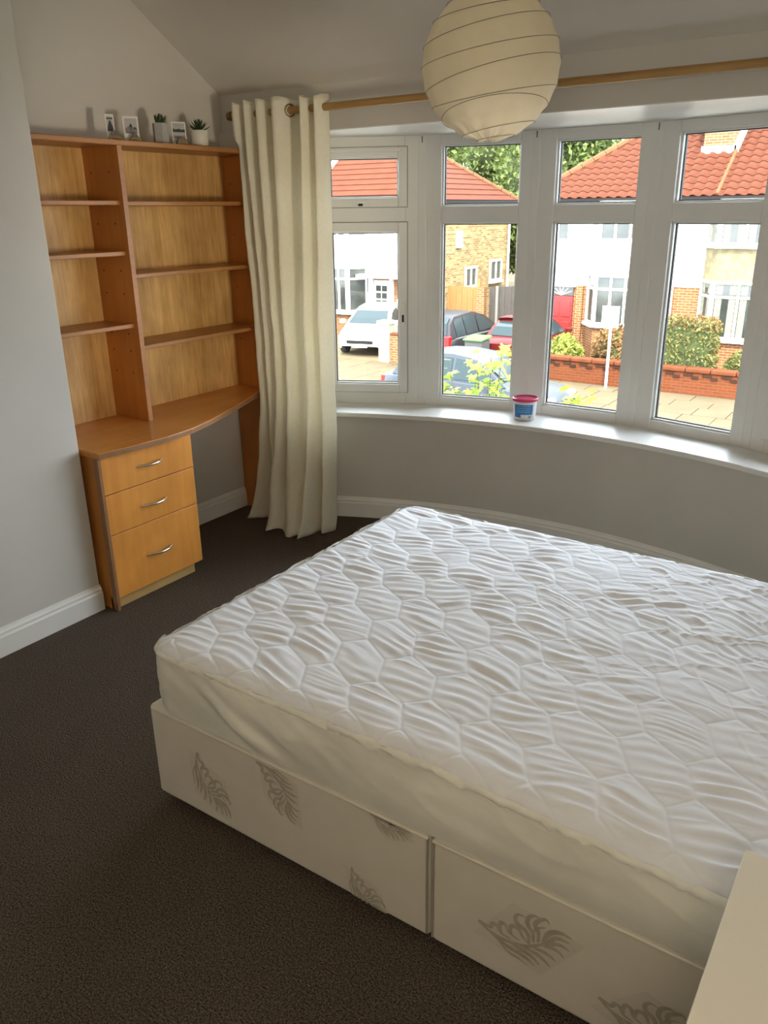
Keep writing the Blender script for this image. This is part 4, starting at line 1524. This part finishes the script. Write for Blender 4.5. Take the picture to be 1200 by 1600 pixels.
# --- house A (left): hipped roof, white front, buff brick side
HA = thing('house', 'white rendered house with red hipped roof, seen through the left panes', 'house', (-17.5, 28, G))
MB().box(-23.5, -15.0, 25.0, 31.0, -0.60, 1.95).build('rendered_wall', M_RENDER, HA)
MB().box(-23.5, -15.05, 25.02, 31.0, G, -0.60).build('brick_wall', M_BRK, HA)
MB().box(-15.05, -14.97, 25.0, 31.0, G, 1.93).build('side_wall', M_BRKY, HA)
bay(HA, -19.75, -17.75, 25.0, 0.6, -1.85, -0.25, 0.78, 1.82, 1.95, M_RENDER)
facet_window(HA, (-16.2, 24.98), (-15.5, 24.98), 0.95, 1.75, 2, None)
dA = MB().box(-17.4, -16.72, 24.96, 25.02, G + 0.1, -0.72).build('front_door', M_WDOOR, HA)
for i in range(2):
    for j in range(3):
        MB().box(-17.31 + i * 0.26, -17.09 + i * 0.26, 24.945, 24.965, -1.62 + j * 0.26, -1.42 + j * 0.26).build('door_pane', M_HGLASS, dA)
MB().box(-17.2, -16.92, 24.945, 24.965, -1.95, -1.90).build('letter_box', M_GUTTER, dA)
MB().box(-17.62, -17.44, 24.90, 25.02, G, -0.62).build('door_frame', M_HFRAME, HA)
MB().box(-16.68, -16.56, 24.90, 25.02, G, -0.62).build('door_frame', M_HFRAME, HA)
MB().box(-17.9, -15.2, 24.5, 25.0, -0.62, -0.50).build('porch_canopy', M_HFRAME, HA, bevel=0.02)
MB().box(-16.4, -16.05, 24.96, 25.02, -1.75, -1.35).build('house_plaque', M_HFRAME, HA)
# side wall details
for (y0, y1, z0, z1, n) in ((27.4, 28.3, -1.1, -0.35, 2), (29.4, 30.4, -1.0, -0.2, 2)):
    facet_window(HA, (-14.96, y0), (-14.96, y1), z0, z1, n, None)
MB().box(-14.99, -14.90, 26.7, 27.1, 0.35, 0.95).build('vent_hood', M_HFRAME, HA, bevel=0.02)
MB().tube([(-14.9, 30.9, 1.9), (-14.9, 30.9, G)], 0.05, 8).build('drain_pipe', M_HFRAME, HA)


def hip_roof(root, x0, x1, y0, y1, z0, m, hip_left, hip_right, courses_front, courses_right):
    """hipped roof solid; courses laid as stepped strips on the slopes one can see"""
    d = (y1 - y0) / 2
    zt = z0 + d * PITCH_R
    xl = x0 + (d if hip_left else 0)
    xr = x1 - (d if hip_right else 0)
    ym = (y0 + y1) / 2
    V = [(x0, y0, z0), (x1, y0, z0), (x1, y1, z0), (x0, y1, z0), (xl, ym, zt), (xr, ym, zt)]
    mb = MB().add(V, [(0, 1, 5, 4), (1, 2, 5), (2, 3, 4, 5), (3, 0, 4), (3, 2, 1, 0)])
    roof = mb.build('roof', m, root)
    st = 0.27
    th = 0.035
    nrm_f = Vector((0, -PITCH_R, 1)).normalized()
    nrm_r = Vector((PITCH_R, 0, 1)).normalized()
    if courses_front:
        n = int(d / st)
        for i in range(n):
            s0, s1 = i * st, min((i + 1) * st + 0.05, d)
            a0 = x0 + (s0 if hip_left else 0)
            b0 = x1 - (s0 if hip_right else 0)
            a1 = x0 + (s1 if hip_left else 0)
            b1 = x1 - (s1 if hip_right else 0)
            p = [Vector((a0, y0 + s0, z0 + s0 * PITCH_R)), Vector((b0, y0 + s0, z0 + s0 * PITCH_R)), Vector((b1, y0 + s1, z0 + s1 * PITCH_R)), Vector((a1, y0 + s1, z0 + s1 * PITCH_R))]
            lo = [p[0] + nrm_f * th, p[1] + nrm_f * th, p[2] + nrm_f * 0.008, p[3] + nrm_f * 0.008]
            MB().add(p + lo, [(4, 5, 6, 7), (0, 1, 5, 4), (1, 2, 6, 5), (3, 0, 4, 7)]).build('tile_course', m, roof)
    if courses_right:
        n = int(d / st)
        for i in range(n):
            s0, s1 = i * st, min((i + 1) * st + 0.05, d)
            p = [Vector((x1 - s0, y0 + s0, z0 + s0 * PITCH_R)), Vector((x1 - s0, y1 - s0, z0 + s0 * PITCH_R)), Vector((x1 - s1, y1 - s1, z0 + s1 * PITCH_R)), Vector((x1 - s1, y0 + s1, z0 + s1 * PITCH_R))]
            lo = [p[0] + nrm_r * th, p[1] + nrm_r * th, p[2] + nrm_r * 0.008, p[3] + nrm_r * 0.008]
            MB().add(p + lo, [(4, 5, 6, 7), (0, 1, 5, 4), (1, 2, 6, 5), (3, 0, 4, 7)]).build('tile_course', m, roof)

    def ridge(p, q):
        p, q = Vector(p), Vector(q)
        n = max(1, int((q - p).length / 0.42))
        for i in range(n):
            a = p.lerp(q, i / n)
            b = p.lerp(q, (i + 1) / n - 0.02 / (q - p).length)
            MB().tube([a, b], [0.11, 0.125], 8).build('ridge_tile', M_RIDGE, roof)
    ridge((xl, ym, zt), (xr, ym, zt))
    if hip_left:
        ridge((x0, y0, z0), (xl, ym, zt))
    if hip_right:
        ridge((x1, y0, z0), (xr, ym, zt))
        ridge((x1, y1, z0), (xr, ym, zt))
    MB().box(x0, x1, y0 - 0.10, y0 + 0.02, z0 - 0.10, z0 + 0.0).build('gutter', M_GUTTER, root)
    if hip_right:
        MB().box(x1 - 0.02, x1 + 0.10, y0 - 0.1, y1, z0 - 0.10, z0).build('gutter', M_GUTTER, root)
    return roof, zt


hip_roof(HA, -24.0, -14.75, 24.7, 31.3, 1.97, M_TILEA, False, True, True, True)

# --- houses B and C: a semi-detached pair
PARTY = -6.70
HB = thing('house', 'white house with a red front door, seen through the middle panes', 'house', (-8.8, 29, G), 'semi detached pair across the road')
MB().box(-11.2, PARTY, 25.0, 33.0, -0.62, 1.85).build('rendered_wall', M_RENDER, HB)
MB().box(-11.2, PARTY, 25.02, 33.0, G, -0.62).build('brick_wall', M_BRK, HB)
MB().box(-9.62, -9.40, 24.94, 25.02, G, -0.62).build('brick_pier', M_BRK, HB)
bay(HB, -9.25, -6.95, 25.0, 0.6, -1.70, -0.22, 0.74, 1.72, 1.85, M_RENDER)
facet_window(HB, (-10.75, 24.98), (-9.95, 24.98), 0.70, 1.65, 2, None)
dB = MB().box(-10.52, -9.72, 24.95, 25.02, G + 0.1, -0.95).build('front_door', M_REDDOOR, HB)
for (u0, u1, z0, z1) in ((-10.45, -10.15, -2.5, -1.75), (-10.08, -9.78, -2.5, -1.75), (-10.45, -10.15, -1.6, -1.1), (-10.08, -9.78, -1.6, -1.1)):
    MB().box(u0, u1, 24.935, 24.955, z0, z1).build('door_panel', M_REDDOOR, dB, bevel=0.01)
fan = MB().box(-10.52, -9.72, 24.97, 25.02, -0.93, -0.66).build('fanlight', M_HGLASS, HB)
for a in (0.5, 0.95, 1.4, 1.75, 2.2, 2.65):
    MB().tube([(-10.12, 24.965, -0.93), (-10.12 + 0.38 * math.cos(a), 24.965, -0.93 + 0.27 * math.sin(a))], 0.012, 6).build('glazing_bar', M_HFRAME, fan)
MB().box(-10.60, -9.64, 24.90, 25.0, -0.66, -0.56).build('door_head', M_HFRAME, HB)
HCo = thing('house', 'white house with cream bay panel, seen through the right panes', 'house', (-4, 29, G), 'semi detached pair across the road')
MB().box(PARTY, 1.5, 25.0, 33.0, -0.55, 1.85).build('rendered_wall', M_RENDER, HCo)
MB().box(PARTY, 1.5, 25.02, 33.0, G, -0.55).build('brick_wall', M_BRK, HCo)
M_PEB = mat('cream_pebbledash', (0.180, 0.149, 0.086), 0.95, noise=0.25, nscale=5, spec=0.08)
bay(HCo, -5.85, -2.9, 25.0, 0.6, -1.88, -0.30, 0.66, 1.72, 1.85, M_PEB, True, 3)
MB().tube([(PARTY + 0.02, 24.93, 1.8), (PARTY + 0.02, 24.93, G)], 0.05, 8).build('drain_pipe', M_HFRAME, HCo)
MB().box(-3.0 + 1.2, -3.0 + 2.1, 24.96, 25.02, G + 0.1, -0.75).build('front_door', M_WDOOR, HCo)

x0r, x1r, y0r, y1r, z0r = -11.5, 1.8, 24.7, 33.3, 1.92
dep = (y1r - y0r) / 2
roof_roots = []
for root, xa, xb, hip in ((HB, x0r, PARTY, True), (HCo, PARTY, x1r, False)):
    zt_ = z0r + dep * PITCH_R
    ym = (y0r + y1r) / 2
    xl = xa + (dep if hip else 0)
    V = [(xa, y0r, z0r), (xb, y0r, z0r), (xb, y1r, z0r), (xa, y1r, z0r), (xl, ym, zt_), (xb, ym, zt_)]
    rf = MB().add(V, [(0, 1, 5, 4), (1, 2, 5), (2, 3, 4, 5), (3, 0, 4), (3, 2, 1, 0)]).build('roof', M_TILE, root)
    roof_roots.append(rf)
    MB().box(xa, xb, y0r - 0.10, y0r + 0.02, z0r - 0.10, z0r).build('gutter', M_GUTTER, root)
    p, q = Vector((xl, ym, zt_)), Vector((xb, ym, zt_))
    segs = [(p, q)] + ([(Vector((xa, y0r, z0r)), p)] if hip else [])
    for p, q in segs:
        n = max(1, int((q - p).length / 0.42))
        for i in range(n):
            MB().tube([p.lerp(q, i / n), p.lerp(q, (i + 0.95) / n)], [0.11, 0.125], 8).build('ridge_tile', M_RIDGE, rf)
# pale mortar strip along the party line
MB().tube([(-5.69, y0r, z0r + 0.06), (-5.69, y0r + dep, z0r + dep * PITCH_R + 0.06)], 0.05, 6).build('party_strip', M_RIDGE, HCo)
# pantiles: single objects where the panes show them
TW, TE = 0.30, 0.30


def tile_shape():
    prof = []
    for i in range(7):
        u = i / 6
        prof.append((u * TW * 1.06, 0.028 * math.sin(2 * PI * u * 0.95 + 0.4) + 0.036))
    v = [(x, 0, z + 0.016) for x, z in prof] + [(x, TE + 0.04, z - 0.008) for x, z in prof] + [(x, 0, z - 0.004) for x, z in prof]
    n = len(prof)
    f = [(i, i + 1, n + i + 1, n + i) for i in range(n - 1)] + [(2 * n + i, 2 * n + i + 1, i + 1, i) for i in range(n - 1)]
    return v, f


tv_, tf_ = tile_shape()
tile_me = bpy.data.meshes.new('roof_tile')
tile_me.from_pydata(tv_, [], tf_)
tile_me.update()
tile_me.materials.append(M_TILE)
tile_me.polygons.foreach_set('use_smooth', [True] * len(tile_me.polygons))
tile_me.set_sharp_from_angle(angle=math.radians(40))
dy, dz = TE * math.cos(ang_r), TE * math.sin(ang_r)
singles, rest = [], {0: MB(), 1: MB()}
rotm = Matrix.Rotation(ang_r, 3, 'X')
for c_ in range(int(dep / dy)):
    y = y0r + c_ * dy
    z = z0r + c_ * dz
    n = int((x1r - x0r) / TW)
    for i in range(n):
        x = x0r + i * TW
        if x < x0r + (y - y0r) + 0.15:
            continue
        ratio = x / y
        seen = c_ < 18 and ((-0.425 < ratio < -0.31 and c_ < 13) or (-0.265 < ratio < -0.15))
        (singles.append((c_, x, y, z)) if seen else None)
        if not seen:
            mb = rest[0 if x < PARTY - 0.01 else 1]
            mb.add([rotm @ Vector(p) + Vector((x, y, z)) for p in tv_], tf_)
singles.sort(key=lambda t: t[0])
for c_, x, y, z in singles[300:]:
    rest[0 if x < PARTY - 0.01 else 1].add([rotm @ Vector(p) + Vector((x, y, z)) for p in tv_], tf_)
for c_, x, y, z in singles[:300]:
    o = bpy.data.objects.new('roof_tile', tile_me)
    C.objects.link(o)
    rf = roof_roots[0 if x < PARTY - 0.01 else 1]
    o.parent = rf
    o.location = Vector((x, y, z)) - BASE[rf.name]
    o.rotation_euler = (ang_r, 0, 0)
for k in (0, 1):
    o = rest[k].build('more_roof_tiles', M_TILE, roof_roots[k])
    o['kind'] = 'stuff'
# chimney on the party wall
chn = MB().box(-6.62, -5.74, 26.42, 27.4, 2.95, 6.2).build('chimney', M_BRK, HCo)
MB().box(-6.66, -5.70, 26.36, 26.43, 3.06, 3.30).build('lead_flashing', M_HFRAME, chn)
fl2 = MB()
fl2.prism([(-5.75, 26.36, 3.05), (-5.75, 27.45, 3.82), (-5.75, 27.45, 4.20), (-5.75, 26.36, 3.36)], (0.12, 0, 0))
fl2.build('lead_flashing', M_HFRAME, chn)
v0, v1 = Vector((-20.58, 26.2, 1.97 + 0.7 * 1.5)), Vector((0.30, 0, 0))
MB().obox(v0 + Vector((0, 0, 0.03)), v1, (0, 1.8, 1.26), (0, -0.03, 0.05)).build('valley_flashing', M_HFRAME, HA)

# ------------------------------------------------------------------ garden wall with coping and dog-tooth course
gw = thing('garden_wall', 'low red brick garden wall with coping in front of the houses', 'wall', (-5, 20.98, G))
WX0, WX1 = -9.3, -0.5
MB().box(WX0, WX1, 20.90, 21.12, G, -2.24).build('wall_body', M_WALLBRK, gw)
x = WX0
while x < WX1:
    MB().box(x, x + 0.60, 20.84, 21.18, -2.24, -2.13).build('coping_stone', M_COPING, gw, bevel=0.03, bseg=3)
    x += 0.61
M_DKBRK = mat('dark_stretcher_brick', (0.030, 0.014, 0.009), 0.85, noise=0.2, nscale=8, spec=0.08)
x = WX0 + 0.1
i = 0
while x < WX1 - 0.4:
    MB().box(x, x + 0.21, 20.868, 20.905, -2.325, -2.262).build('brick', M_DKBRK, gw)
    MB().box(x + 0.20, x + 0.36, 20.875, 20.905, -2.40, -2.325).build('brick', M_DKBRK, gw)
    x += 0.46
MB().box(WX0 - 0.35, WX0 + 0.02, 20.80, 21.18, G, -2.0).build('wall_pier', M_WALLBRK, gw, bevel=0.01)
ga = thing('garden_wall', 'short orange brick wall beside the cream gate pillar', 'wall', (-13.6, 20.95, G))
MB().box(-13.95, -13.0, 20.86, 21.06, G, -1.95).build('wall_body', M_BRK, ga)
MB().box(-13.95, -12.98, 20.83, 21.09, -1.95, -1.88).build('coping_stone', M_COPING, ga, bevel=0.02)
gp = thing('gate_pillar', 'cream rendered gate pillar in front of the white car', 'pillar', (-14.15, 20.95, G))
MB().box(-14.36, -13.96, 20.78, 21.12, G, -1.62).build('shaft', mat('cream_pillar', (0.234, 0.207, 0.135), 0.9, noise=0.1), gp, bevel=0.01)
MB().box(-14.40, -13.92, 20.74, 21.16, -1.62, -1.53).build('cap', M_HFRAME, gp, bevel=0.02)

# street sign on a pole
sg = thing('street_sign', 'white sign plate on a slim white pole on the pavement', 'sign', (-6.93, 20.55, G))
MB().lathe([(0.036, 0), (0.036, 2.05)], (-6.93, 20.55, G), 12).build('pole', M_HFRAME, sg, smooth=40)
MB().box(-7.17, -6.72, 20.50, 20.512, -1.22, -0.68).build('sign_plate', M_HFRAME, sg, bevel=0.004)
MB().lathe([(0.24, 0), (0.2, 0.02)], (-6.93, 20.55, G), 16).build('footing', M_SLAB, sg)

# fences between the houses
fo = thing('fence', 'orange vertical board fence beside the brick house wall', 'fence', (-14.2, 26, G))
for i in range(11):
    MB().box(-14.88 + i * 0.115, -14.88 + i * 0.115 + 0.108, 26.0 + 0.012 * (i % 2), 26.02 + 0.012 * (i % 2), G, -0.90).build('board', M_FENCE, fo)
for z in (-1.2, -2.3):
    MB().box(-14.9, -13.6, 26.035, 26.07, z, z + 0.08).build('rail', M_FENCE, fo)
MB().box(-13.66, -13.56, 25.97, 26.07, G, -0.62).build('post', M_FENCE, fo)
bpz = thing('brick_pier', 'sloping brick pier between the two fences', 'pier', (-13.4, 25.9, G))
MB().prism([(-13.85, 25.70, G), (-13.22, 25.70, G), (-13.26, 25.70, -0.88), (-13.46, 25.70, -0.88)], (0, 0.20, 0)).build('pier', M_BRK, bpz)
fg = thing('fence', 'dark weathered board fence with a pale post', 'fence', (-12.6, 26, G))
for i in range(16):
    MB().box(-13.2 + i * 0.12, -13.2 + i * 0.12 + 0.112, 26.0 + 0.014 * (i % 2), 26.02 + 0.014 * (i % 2), G, -0.88 + 0.008 * i).build('board', M_FENCEG, fg)
MB().box(-12.92, -12.83, 25.93, 26.0, G, -0.84).build('post', mat('concrete_post', (0.135, 0.126, 0.108), 0.9, noise=0.1), fg)
MB().box(-13.2, -11.3, 26.04, 26.08, -1.4, -1.3).build('rail', M_FENCEG, fg)


# ------------------------------------------------------------------ cars
M_TYRE = mat('tyre_rubber', (0.02, 0.02, 0.02), 0.9, noise=0.1)
M_RIM = mat('alloy_rim', (0.5, 0.5, 0.5), 0.3, metal=0.8, noise=0.05)
M_CGLASS = mat('car_glass', (0.018, 0.028, 0.030), 0.15, noise=0.1, spec=0.16)
M_TAIL = mat('tail_light', (0.35, 0.01, 0.01), 0.2, noise=0.05)
M_HEAD = mat('head_light', (0.6, 0.6, 0.6), 0.15, noise=0.05)
M_PLATE = mat('number_plate', (0.6, 0.58, 0.5), 0.4, noise=0.03)
M_PLATEY = mat('yellow_plate', (0.55, 0.45, 0.03), 0.4, noise=0.03)


def car(name, label, pos, rz, paint, L=4.3, W=1.76, H=1.46, estate=False):
    """front of the car points along local +x"""
    root = thing(name, label, 'car', pos)
    root.rotation_euler = (0, 0, rz)
    b = Vector(pos)
    h = W / 2
    # lower body: lofted cross sections
    st = [(-L / 2, 0.86, 0.34, 0.78), (-L / 2 + 0.12, 0.95, 0.24, 0.90), (-L / 2 + 0.6, 1.0, 0.20, 0.93), (-0.3, 1.0, 0.20, 0.92), (0.75, 1.0, 0.20, 0.90), (1.15, 0.99, 0.20, 0.86),
          (L / 2 - 0.35, 0.95, 0.20, 0.76), (L / 2 - 0.08, 0.86, 0.24, 0.64), (L / 2, 0.76, 0.34, 0.54)]
    rows = []
    for x, k, z0, z1 in st:
        w = h * k
        zm = z0 + (z1 - z0) * 0.55
        rows.append([b + Vector(p) for p in ((x, -w * 0.90, z0), (x, -w, z0 + 0.08), (x, -w, zm), (x, -w * 0.96, z1 - 0.06), (x, -w * 0.84, z1), (x, 0, z1 + 0.03),
                                             (x, w * 0.84, z1), (x, w * 0.96, z1 - 0.06), (x, w, zm), (x, w, z0 + 0.08), (x, w * 0.90, z0))])
    mb = MB().grid(rows)
    n = 11
    mb.f.append(tuple(range(n)))
    k0 = (len(st) - 1) * n
    mb.f.append(tuple(k0 + q for q in range(n - 1, -1, -1)))
    body = mb.build('body', paint, root, smooth=50)
    fix_normals(body)
    # cabin: arc profile narrowing upwards
    rear = -L / 2 + (0.10 if estate else 0.30)
    prof = [(1.12, 0.86), (0.80, 1.08), (0.42, 1.32), (0.15, 1.41), (-0.35, H), (-0.9, H - 0.02), (rear + 0.55, H - 0.10 + 0.06 * estate), (rear + 0.22, 1.20 + 0.08 * estate), (rear, 0.90)]
    wz = lambda z: h * (0.90 - 0.24 * max(0, z - 0.88) / 0.58)

    def side_pt(x, z, s, o=0.0):
        return b + Vector((x, s * (wz(z) + o), z))
    rows = [[side_pt(x, z, -1), b + Vector((x, -wz(z) * 0.55, z + 0.025)), b + Vector((x, wz(z) * 0.55, z + 0.025)), side_pt(x, z, 1)] for x, z in prof]
    cab = MB().grid(rows)
    m = len(prof)
    for s in (-1, 1):
        cab.add([side_pt(x, z, s) for x, z in prof] + [b + Vector((0, s * wz(0.9), 0.86))], [(i, i + 1, m) for i in range(m - 1)])
    cb_ = cab.build('roof', paint, root, smooth=45)
    fix_normals(cb_)

    def glass(rows_, nm):
        g = MB().grid(rows_).build(nm, M_CGLASS, cb_)
        fix_normals(g)
    up_ = 0.012
    glass([[b + Vector((x + up_, s * wz(z) * 0.86, z + 0.03 + up_)) for s in (-1, -0.4, 0.4, 1)] for x, z in ((1.02, 0.93), (0.80, 1.08), (0.46, 1.29))], 'windscreen')
    glass([[b + Vector((x - up_, s * wz(z) * 0.84, z + 0.03)) for s in (-1, -0.4, 0.4, 1)] for x, z in ((rear + 0.48, H - 0.14 + 0.06 * estate), (rear + 0.22, 1.20 + 0.08 * estate), (rear + 0.03, 0.96))], 'rear_window')
    for s in (-1, 1):
        for xs in ((0.82, 0.36, -0.22), (-0.30, -0.75, -1.02), (-1.08, -1.3, rear + 0.42)):
            if xs[0] < xs[2] + 0.12:
                continue
            zt1 = lambda x: np.interp(x, [p[0] for p in prof][::-1], [p[1] for p in prof][::-1]) - 0.075
            xx = np.linspace(xs[0], xs[2], 6)
            glass([[side_pt(x, 0.925, s, 0.012) for x in xx], [side_pt(x, max(0.94, zt1(x)), s, 0.012) for x in xx]], 'side_window')
    for x in (L / 2 - 0.78, -L / 2 + 0.76):
        for s in (-1, 1):
            c_ = b + Vector((x, s * (h - 0.10), 0.31))
            w_ = MB().lathe([(0.20, -0.10), (0.30, -0.10), (0.31, -0.08), (0.31, 0.08), (0.30, 0.10), (0.20, 0.10)], c_, 22, (0, s, 0)).build('wheel', M_TYRE, root, smooth=40)
            MB().lathe([(0.20, 0.07), (0.19, 0.09), (0.05, 0.06)], c_ + Vector((0, s * 0.02, 0)), 22, (0, s, 0)).build('wheel_rim', M_RIM, w_, smooth=30)
    for s in (-1, 1):
        MB().box(b.x + L / 2 - 0.30, b.x + L / 2 - 0.03, b.y + s * h * 0.66 - 0.17, b.y + s * h * 0.66 + 0.17, b.z + 0.54, b.z + 0.68).build('head_light', M_HEAD, body, bevel=0.03)
        MB().box(b.x - L / 2 - 0.01, b.x - L / 2 + 0.16, b.y + s * h * 0.78 - 0.12, b.y + s * h * 0.78 + 0.12, b.z + 0.60, b.z + (0.98 if estate else 0.84)).build('tail_light', M_TAIL, body, bevel=0.02)
        MB().box(b.x + 0.70, b.x + 0.86, b.y + s * (h + 0.09) - 0.09, b.y + s * (h + 0.09) + 0.09, b.z + 0.93, b.z + 1.06).build('wing_mirror', paint, body, bevel=0.03)
    MB().box(b.x + L / 2 - 0.02, b.x + L / 2 + 0.012, b.y - 0.45, b.y + 0.45, b.z + 0.42, b.z + 0.52).build('grille', M_GUTTER, body)
    MB().box(b.x + L / 2 - 0.01, b.x + L / 2 + 0.02, b.y - 0.26, b.y + 0.26, b.z + 0.30, b.z + 0.40).build('number_plate', M_PLATE, body)
    MB().box(b.x - L / 2 - 0.015, b.x - L / 2 + 0.02, b.y - 0.26, b.y + 0.26, b.z + 0.48, b.z + 0.59).build('number_plate', M_PLATEY, body)
    return root


PAINT = lambda n, c: mat(n, c, 0.35, metal=0.0, noise=0.04, nscale=3, spec=0.22)
car('car', 'white car parked on the drive behind the cream pillar', (-15.92, 23.0, G), math.radians(-74), PAINT('white_car_paint', (0.42, 0.42, 0.40)), L=3.7)
car('car', 'dark estate car with its tail towards the road', (-12.52, 22.75, G), math.radians(90), PAINT('dark_car_paint', (0.020, 0.018, 0.020)), estate=True, H=1.52)
car('car', 'silver blue car parked at the far kerb', (-8.75, 16.75, G - 0.1), 0.0, PAINT('blue_car_paint', (0.030, 0.036, 0.044)), L=4.4)
car('car', 'red car parked behind the green bin', (-10.25, 22.90, G), math.radians(90), PAINT('red_car_paint', (0.074, 0.006, 0.005)), L=3.3)

bn = thing('wheelie_bin', 'dark wheelie bin with a bright green lid', 'bin', (-10.86, 20.75, G))
MB().prism([(-11.10, 20.5, G + 0.06), (-10.62, 20.5, G + 0.06), (-10.58, 20.46, G + 0.95), (-11.14, 20.46, G + 0.95)], (0, 0.52, 0)).build('bin_body', mat('dark_bin', (0.05, 0.05, 0.05), 0.6, noise=0.1), bn, bevel=0.02)
MB().prism([(-11.17, 20.40, G + 0.95), (-11.17, 21.06, G + 0.99), (-11.17, 21.06, G + 1.06), (-11.17, 20.40, G + 1.00)], (0.62, 0, 0)).build('bin_lid', mat('green_lid', (0.072, 0.189, 0.045), 0.5, noise=0.05, spec=0.04), bn, bevel=0.02)
for x in (-11.08, -10.66):
    MB().lathe([(0.10, -0.02), (0.10, 0.02)], (x, 20.98, G + 0.10), 14, (1, 0, 0)).build('wheel', M_TYRE, bn)

# ------------------------------------------------------------------ planting across the road
bush('hedge', 'clipped square hedge behind the garden wall', -6.05, -4.55, 21.25, 22.3, -1.02, M_HEDGE, 41, 4200, 0.05, M_HEDGET, True, 'hedge')
bush('shrub', 'bright yellow green shrub by the red door', -9.15, -8.12, 21.3, 22.4, -1.72, M_SHRUB, 42, 2600, 0.07)
bush('shrub', 'russet shrub behind the street sign', -7.85, -6.75, 21.4, 22.6, -1.40, M_RSHRUB, 43, 2200, 0.07)
bush('shrub', 'small green plant under the cream bay', -4.35, -3.5, 21.5, 22.2, -1.80, M_HEDGE, 44, 900, 0.07)
bush('hedge', 'tall green hedge beside the left house', -19.6, -18.5, 21.9, 23.2, -1.15, M_HEDGE, 45, 2600, 0.07, None, True, 'hedge')
for i, (x, y, h, rx, rz, lb_) in enumerate(((-24.9, 41, 10.6, 3.3, 4.0, 'left one of the two nearer trees behind the hipped roof'),
                                            (-17.0, 41, 11.0, 3.3, 4.2, 'right one of the two nearer trees behind the gap between houses'),
                                            (-29.6, 50, 13.5, 3.6, 5.0, 'leftmost tree in the far row behind the houses'), (-21.0, 50, 14.5, 3.6, 5.4, 'tallest tree, in the middle of the far row'),
                                            (-12.4, 50, 13.5, 3.6, 5.2, 'rightmost tree in the far row behind the roofs'),
                                            (-30.0, 60.5, 17.0, 4.6, 6.2, 'most distant broad tree filling the gap behind the hipped roof'),
                                            (-15.9, 34.4, 5.6, 1.6, 1.9, 'low tree just behind the drive between the houses'))):
    tree(x, y, h, rx, rz, lb_, 60 + i)

# ------------------------------------------------------------------ sycamore sapling just outside the bay
sy = thing('sapling', 'young sycamore with lime green leaves outside the window', 'tree', (-3.3, 6.5, G))
tips = [(-3.60, 6.34, 0.28), (-3.77, 6.53, 0.09), (-3.36, 6.42, 0.40), (-3.45, 6.56, 0.19), (-3.50, 6.58, 0.04), (-3.13, 6.24, 0.46), (-3.01, 6.21, 0.54), (-3.23, 6.70, 0.19),
        (-3.13, 6.36, 0.14), (-3.21, 6.34, 0.20), (-3.78, 6.80, -0.05), (-3.08, 6.48, 0.07), (-2.51, 6.70, 0.15), (-2.46, 6.49, 0.12), (-2.44, 6.58, 0.06), (-3.45, 6.29, 0.12)]
MB().tube([(-3.3, 6.5, G), (-3.32, 6.5, -1.6), (-3.28, 6.48, -0.7)], [0.05, 0.04, 0.025], 8).build('trunk', M_TRUNK, sy, smooth=60)
leaf_poly = [(0, 0), (0.16, -0.10), (0.42, -0.14), (0.30, 0.05), (0.56, 0.22), (0.62, 0.46), (0.34, 0.38), (0.20, 0.50), (0.10, 0.78), (0, 1.0),
             (-0.10, 0.78), (-0.20, 0.50), (-0.34, 0.38), (-0.62, 0.46), (-0.56, 0.22), (-0.30, 0.05), (-0.42, -0.14), (-0.16, -0.10)]
lm = bpy.data.meshes.new('sycamore_leaf')
lv = [(0, 0.30, 0.02)] + [(x, y, -0.10 * (x * x + (y - 0.3) ** 2)) for x, y in leaf_poly]
lf = [(0, 1 + i, 1 + (i + 1) % len(leaf_poly)) for i in range(len(leaf_poly))]
lm.from_pydata(lv, [], lf)
lm.update()
lm.materials.append(M_LIME)
rnd = random.Random(11)
for k, tp_ in enumerate(tips):
    tpv = Vector(tp_)
    basep = Vector((-3.28, 6.48, -0.7 - 0.1 * (k % 3)))
    midp = basep.lerp(tpv, 0.55) + Vector((0, 0, -0.08))
    MB().tube([basep, midp, tpv], [0.010, 0.006, 0.003], 6).build('branch', M_TRUNK, sy, smooth=60)
    for q in range(13):
        o = bpy.data.objects.new('leaf', lm)
        C.objects.link(o)
        o.parent = sy
        p = tpv + Vector((rnd.gauss(0, 0.055), rnd.gauss(0, 0.06), rnd.gauss(-0.03, 0.055)))
        if q > 6:
            p = midp.lerp(tpv, rnd.uniform(0.2, 0.8)) + Vector((rnd.gauss(0, 0.04), rnd.gauss(0, 0.04), rnd.gauss(0, 0.03)))
        o.location = p - BASE[sy.name]
        o.rotation_euler = (rnd.uniform(-1.0, 0.5), rnd.uniform(-0.6, 0.6), rnd.uniform(0, 6.28))
        s = rnd.uniform(0.075, 0.115)
        o.scale = (s, s, s)
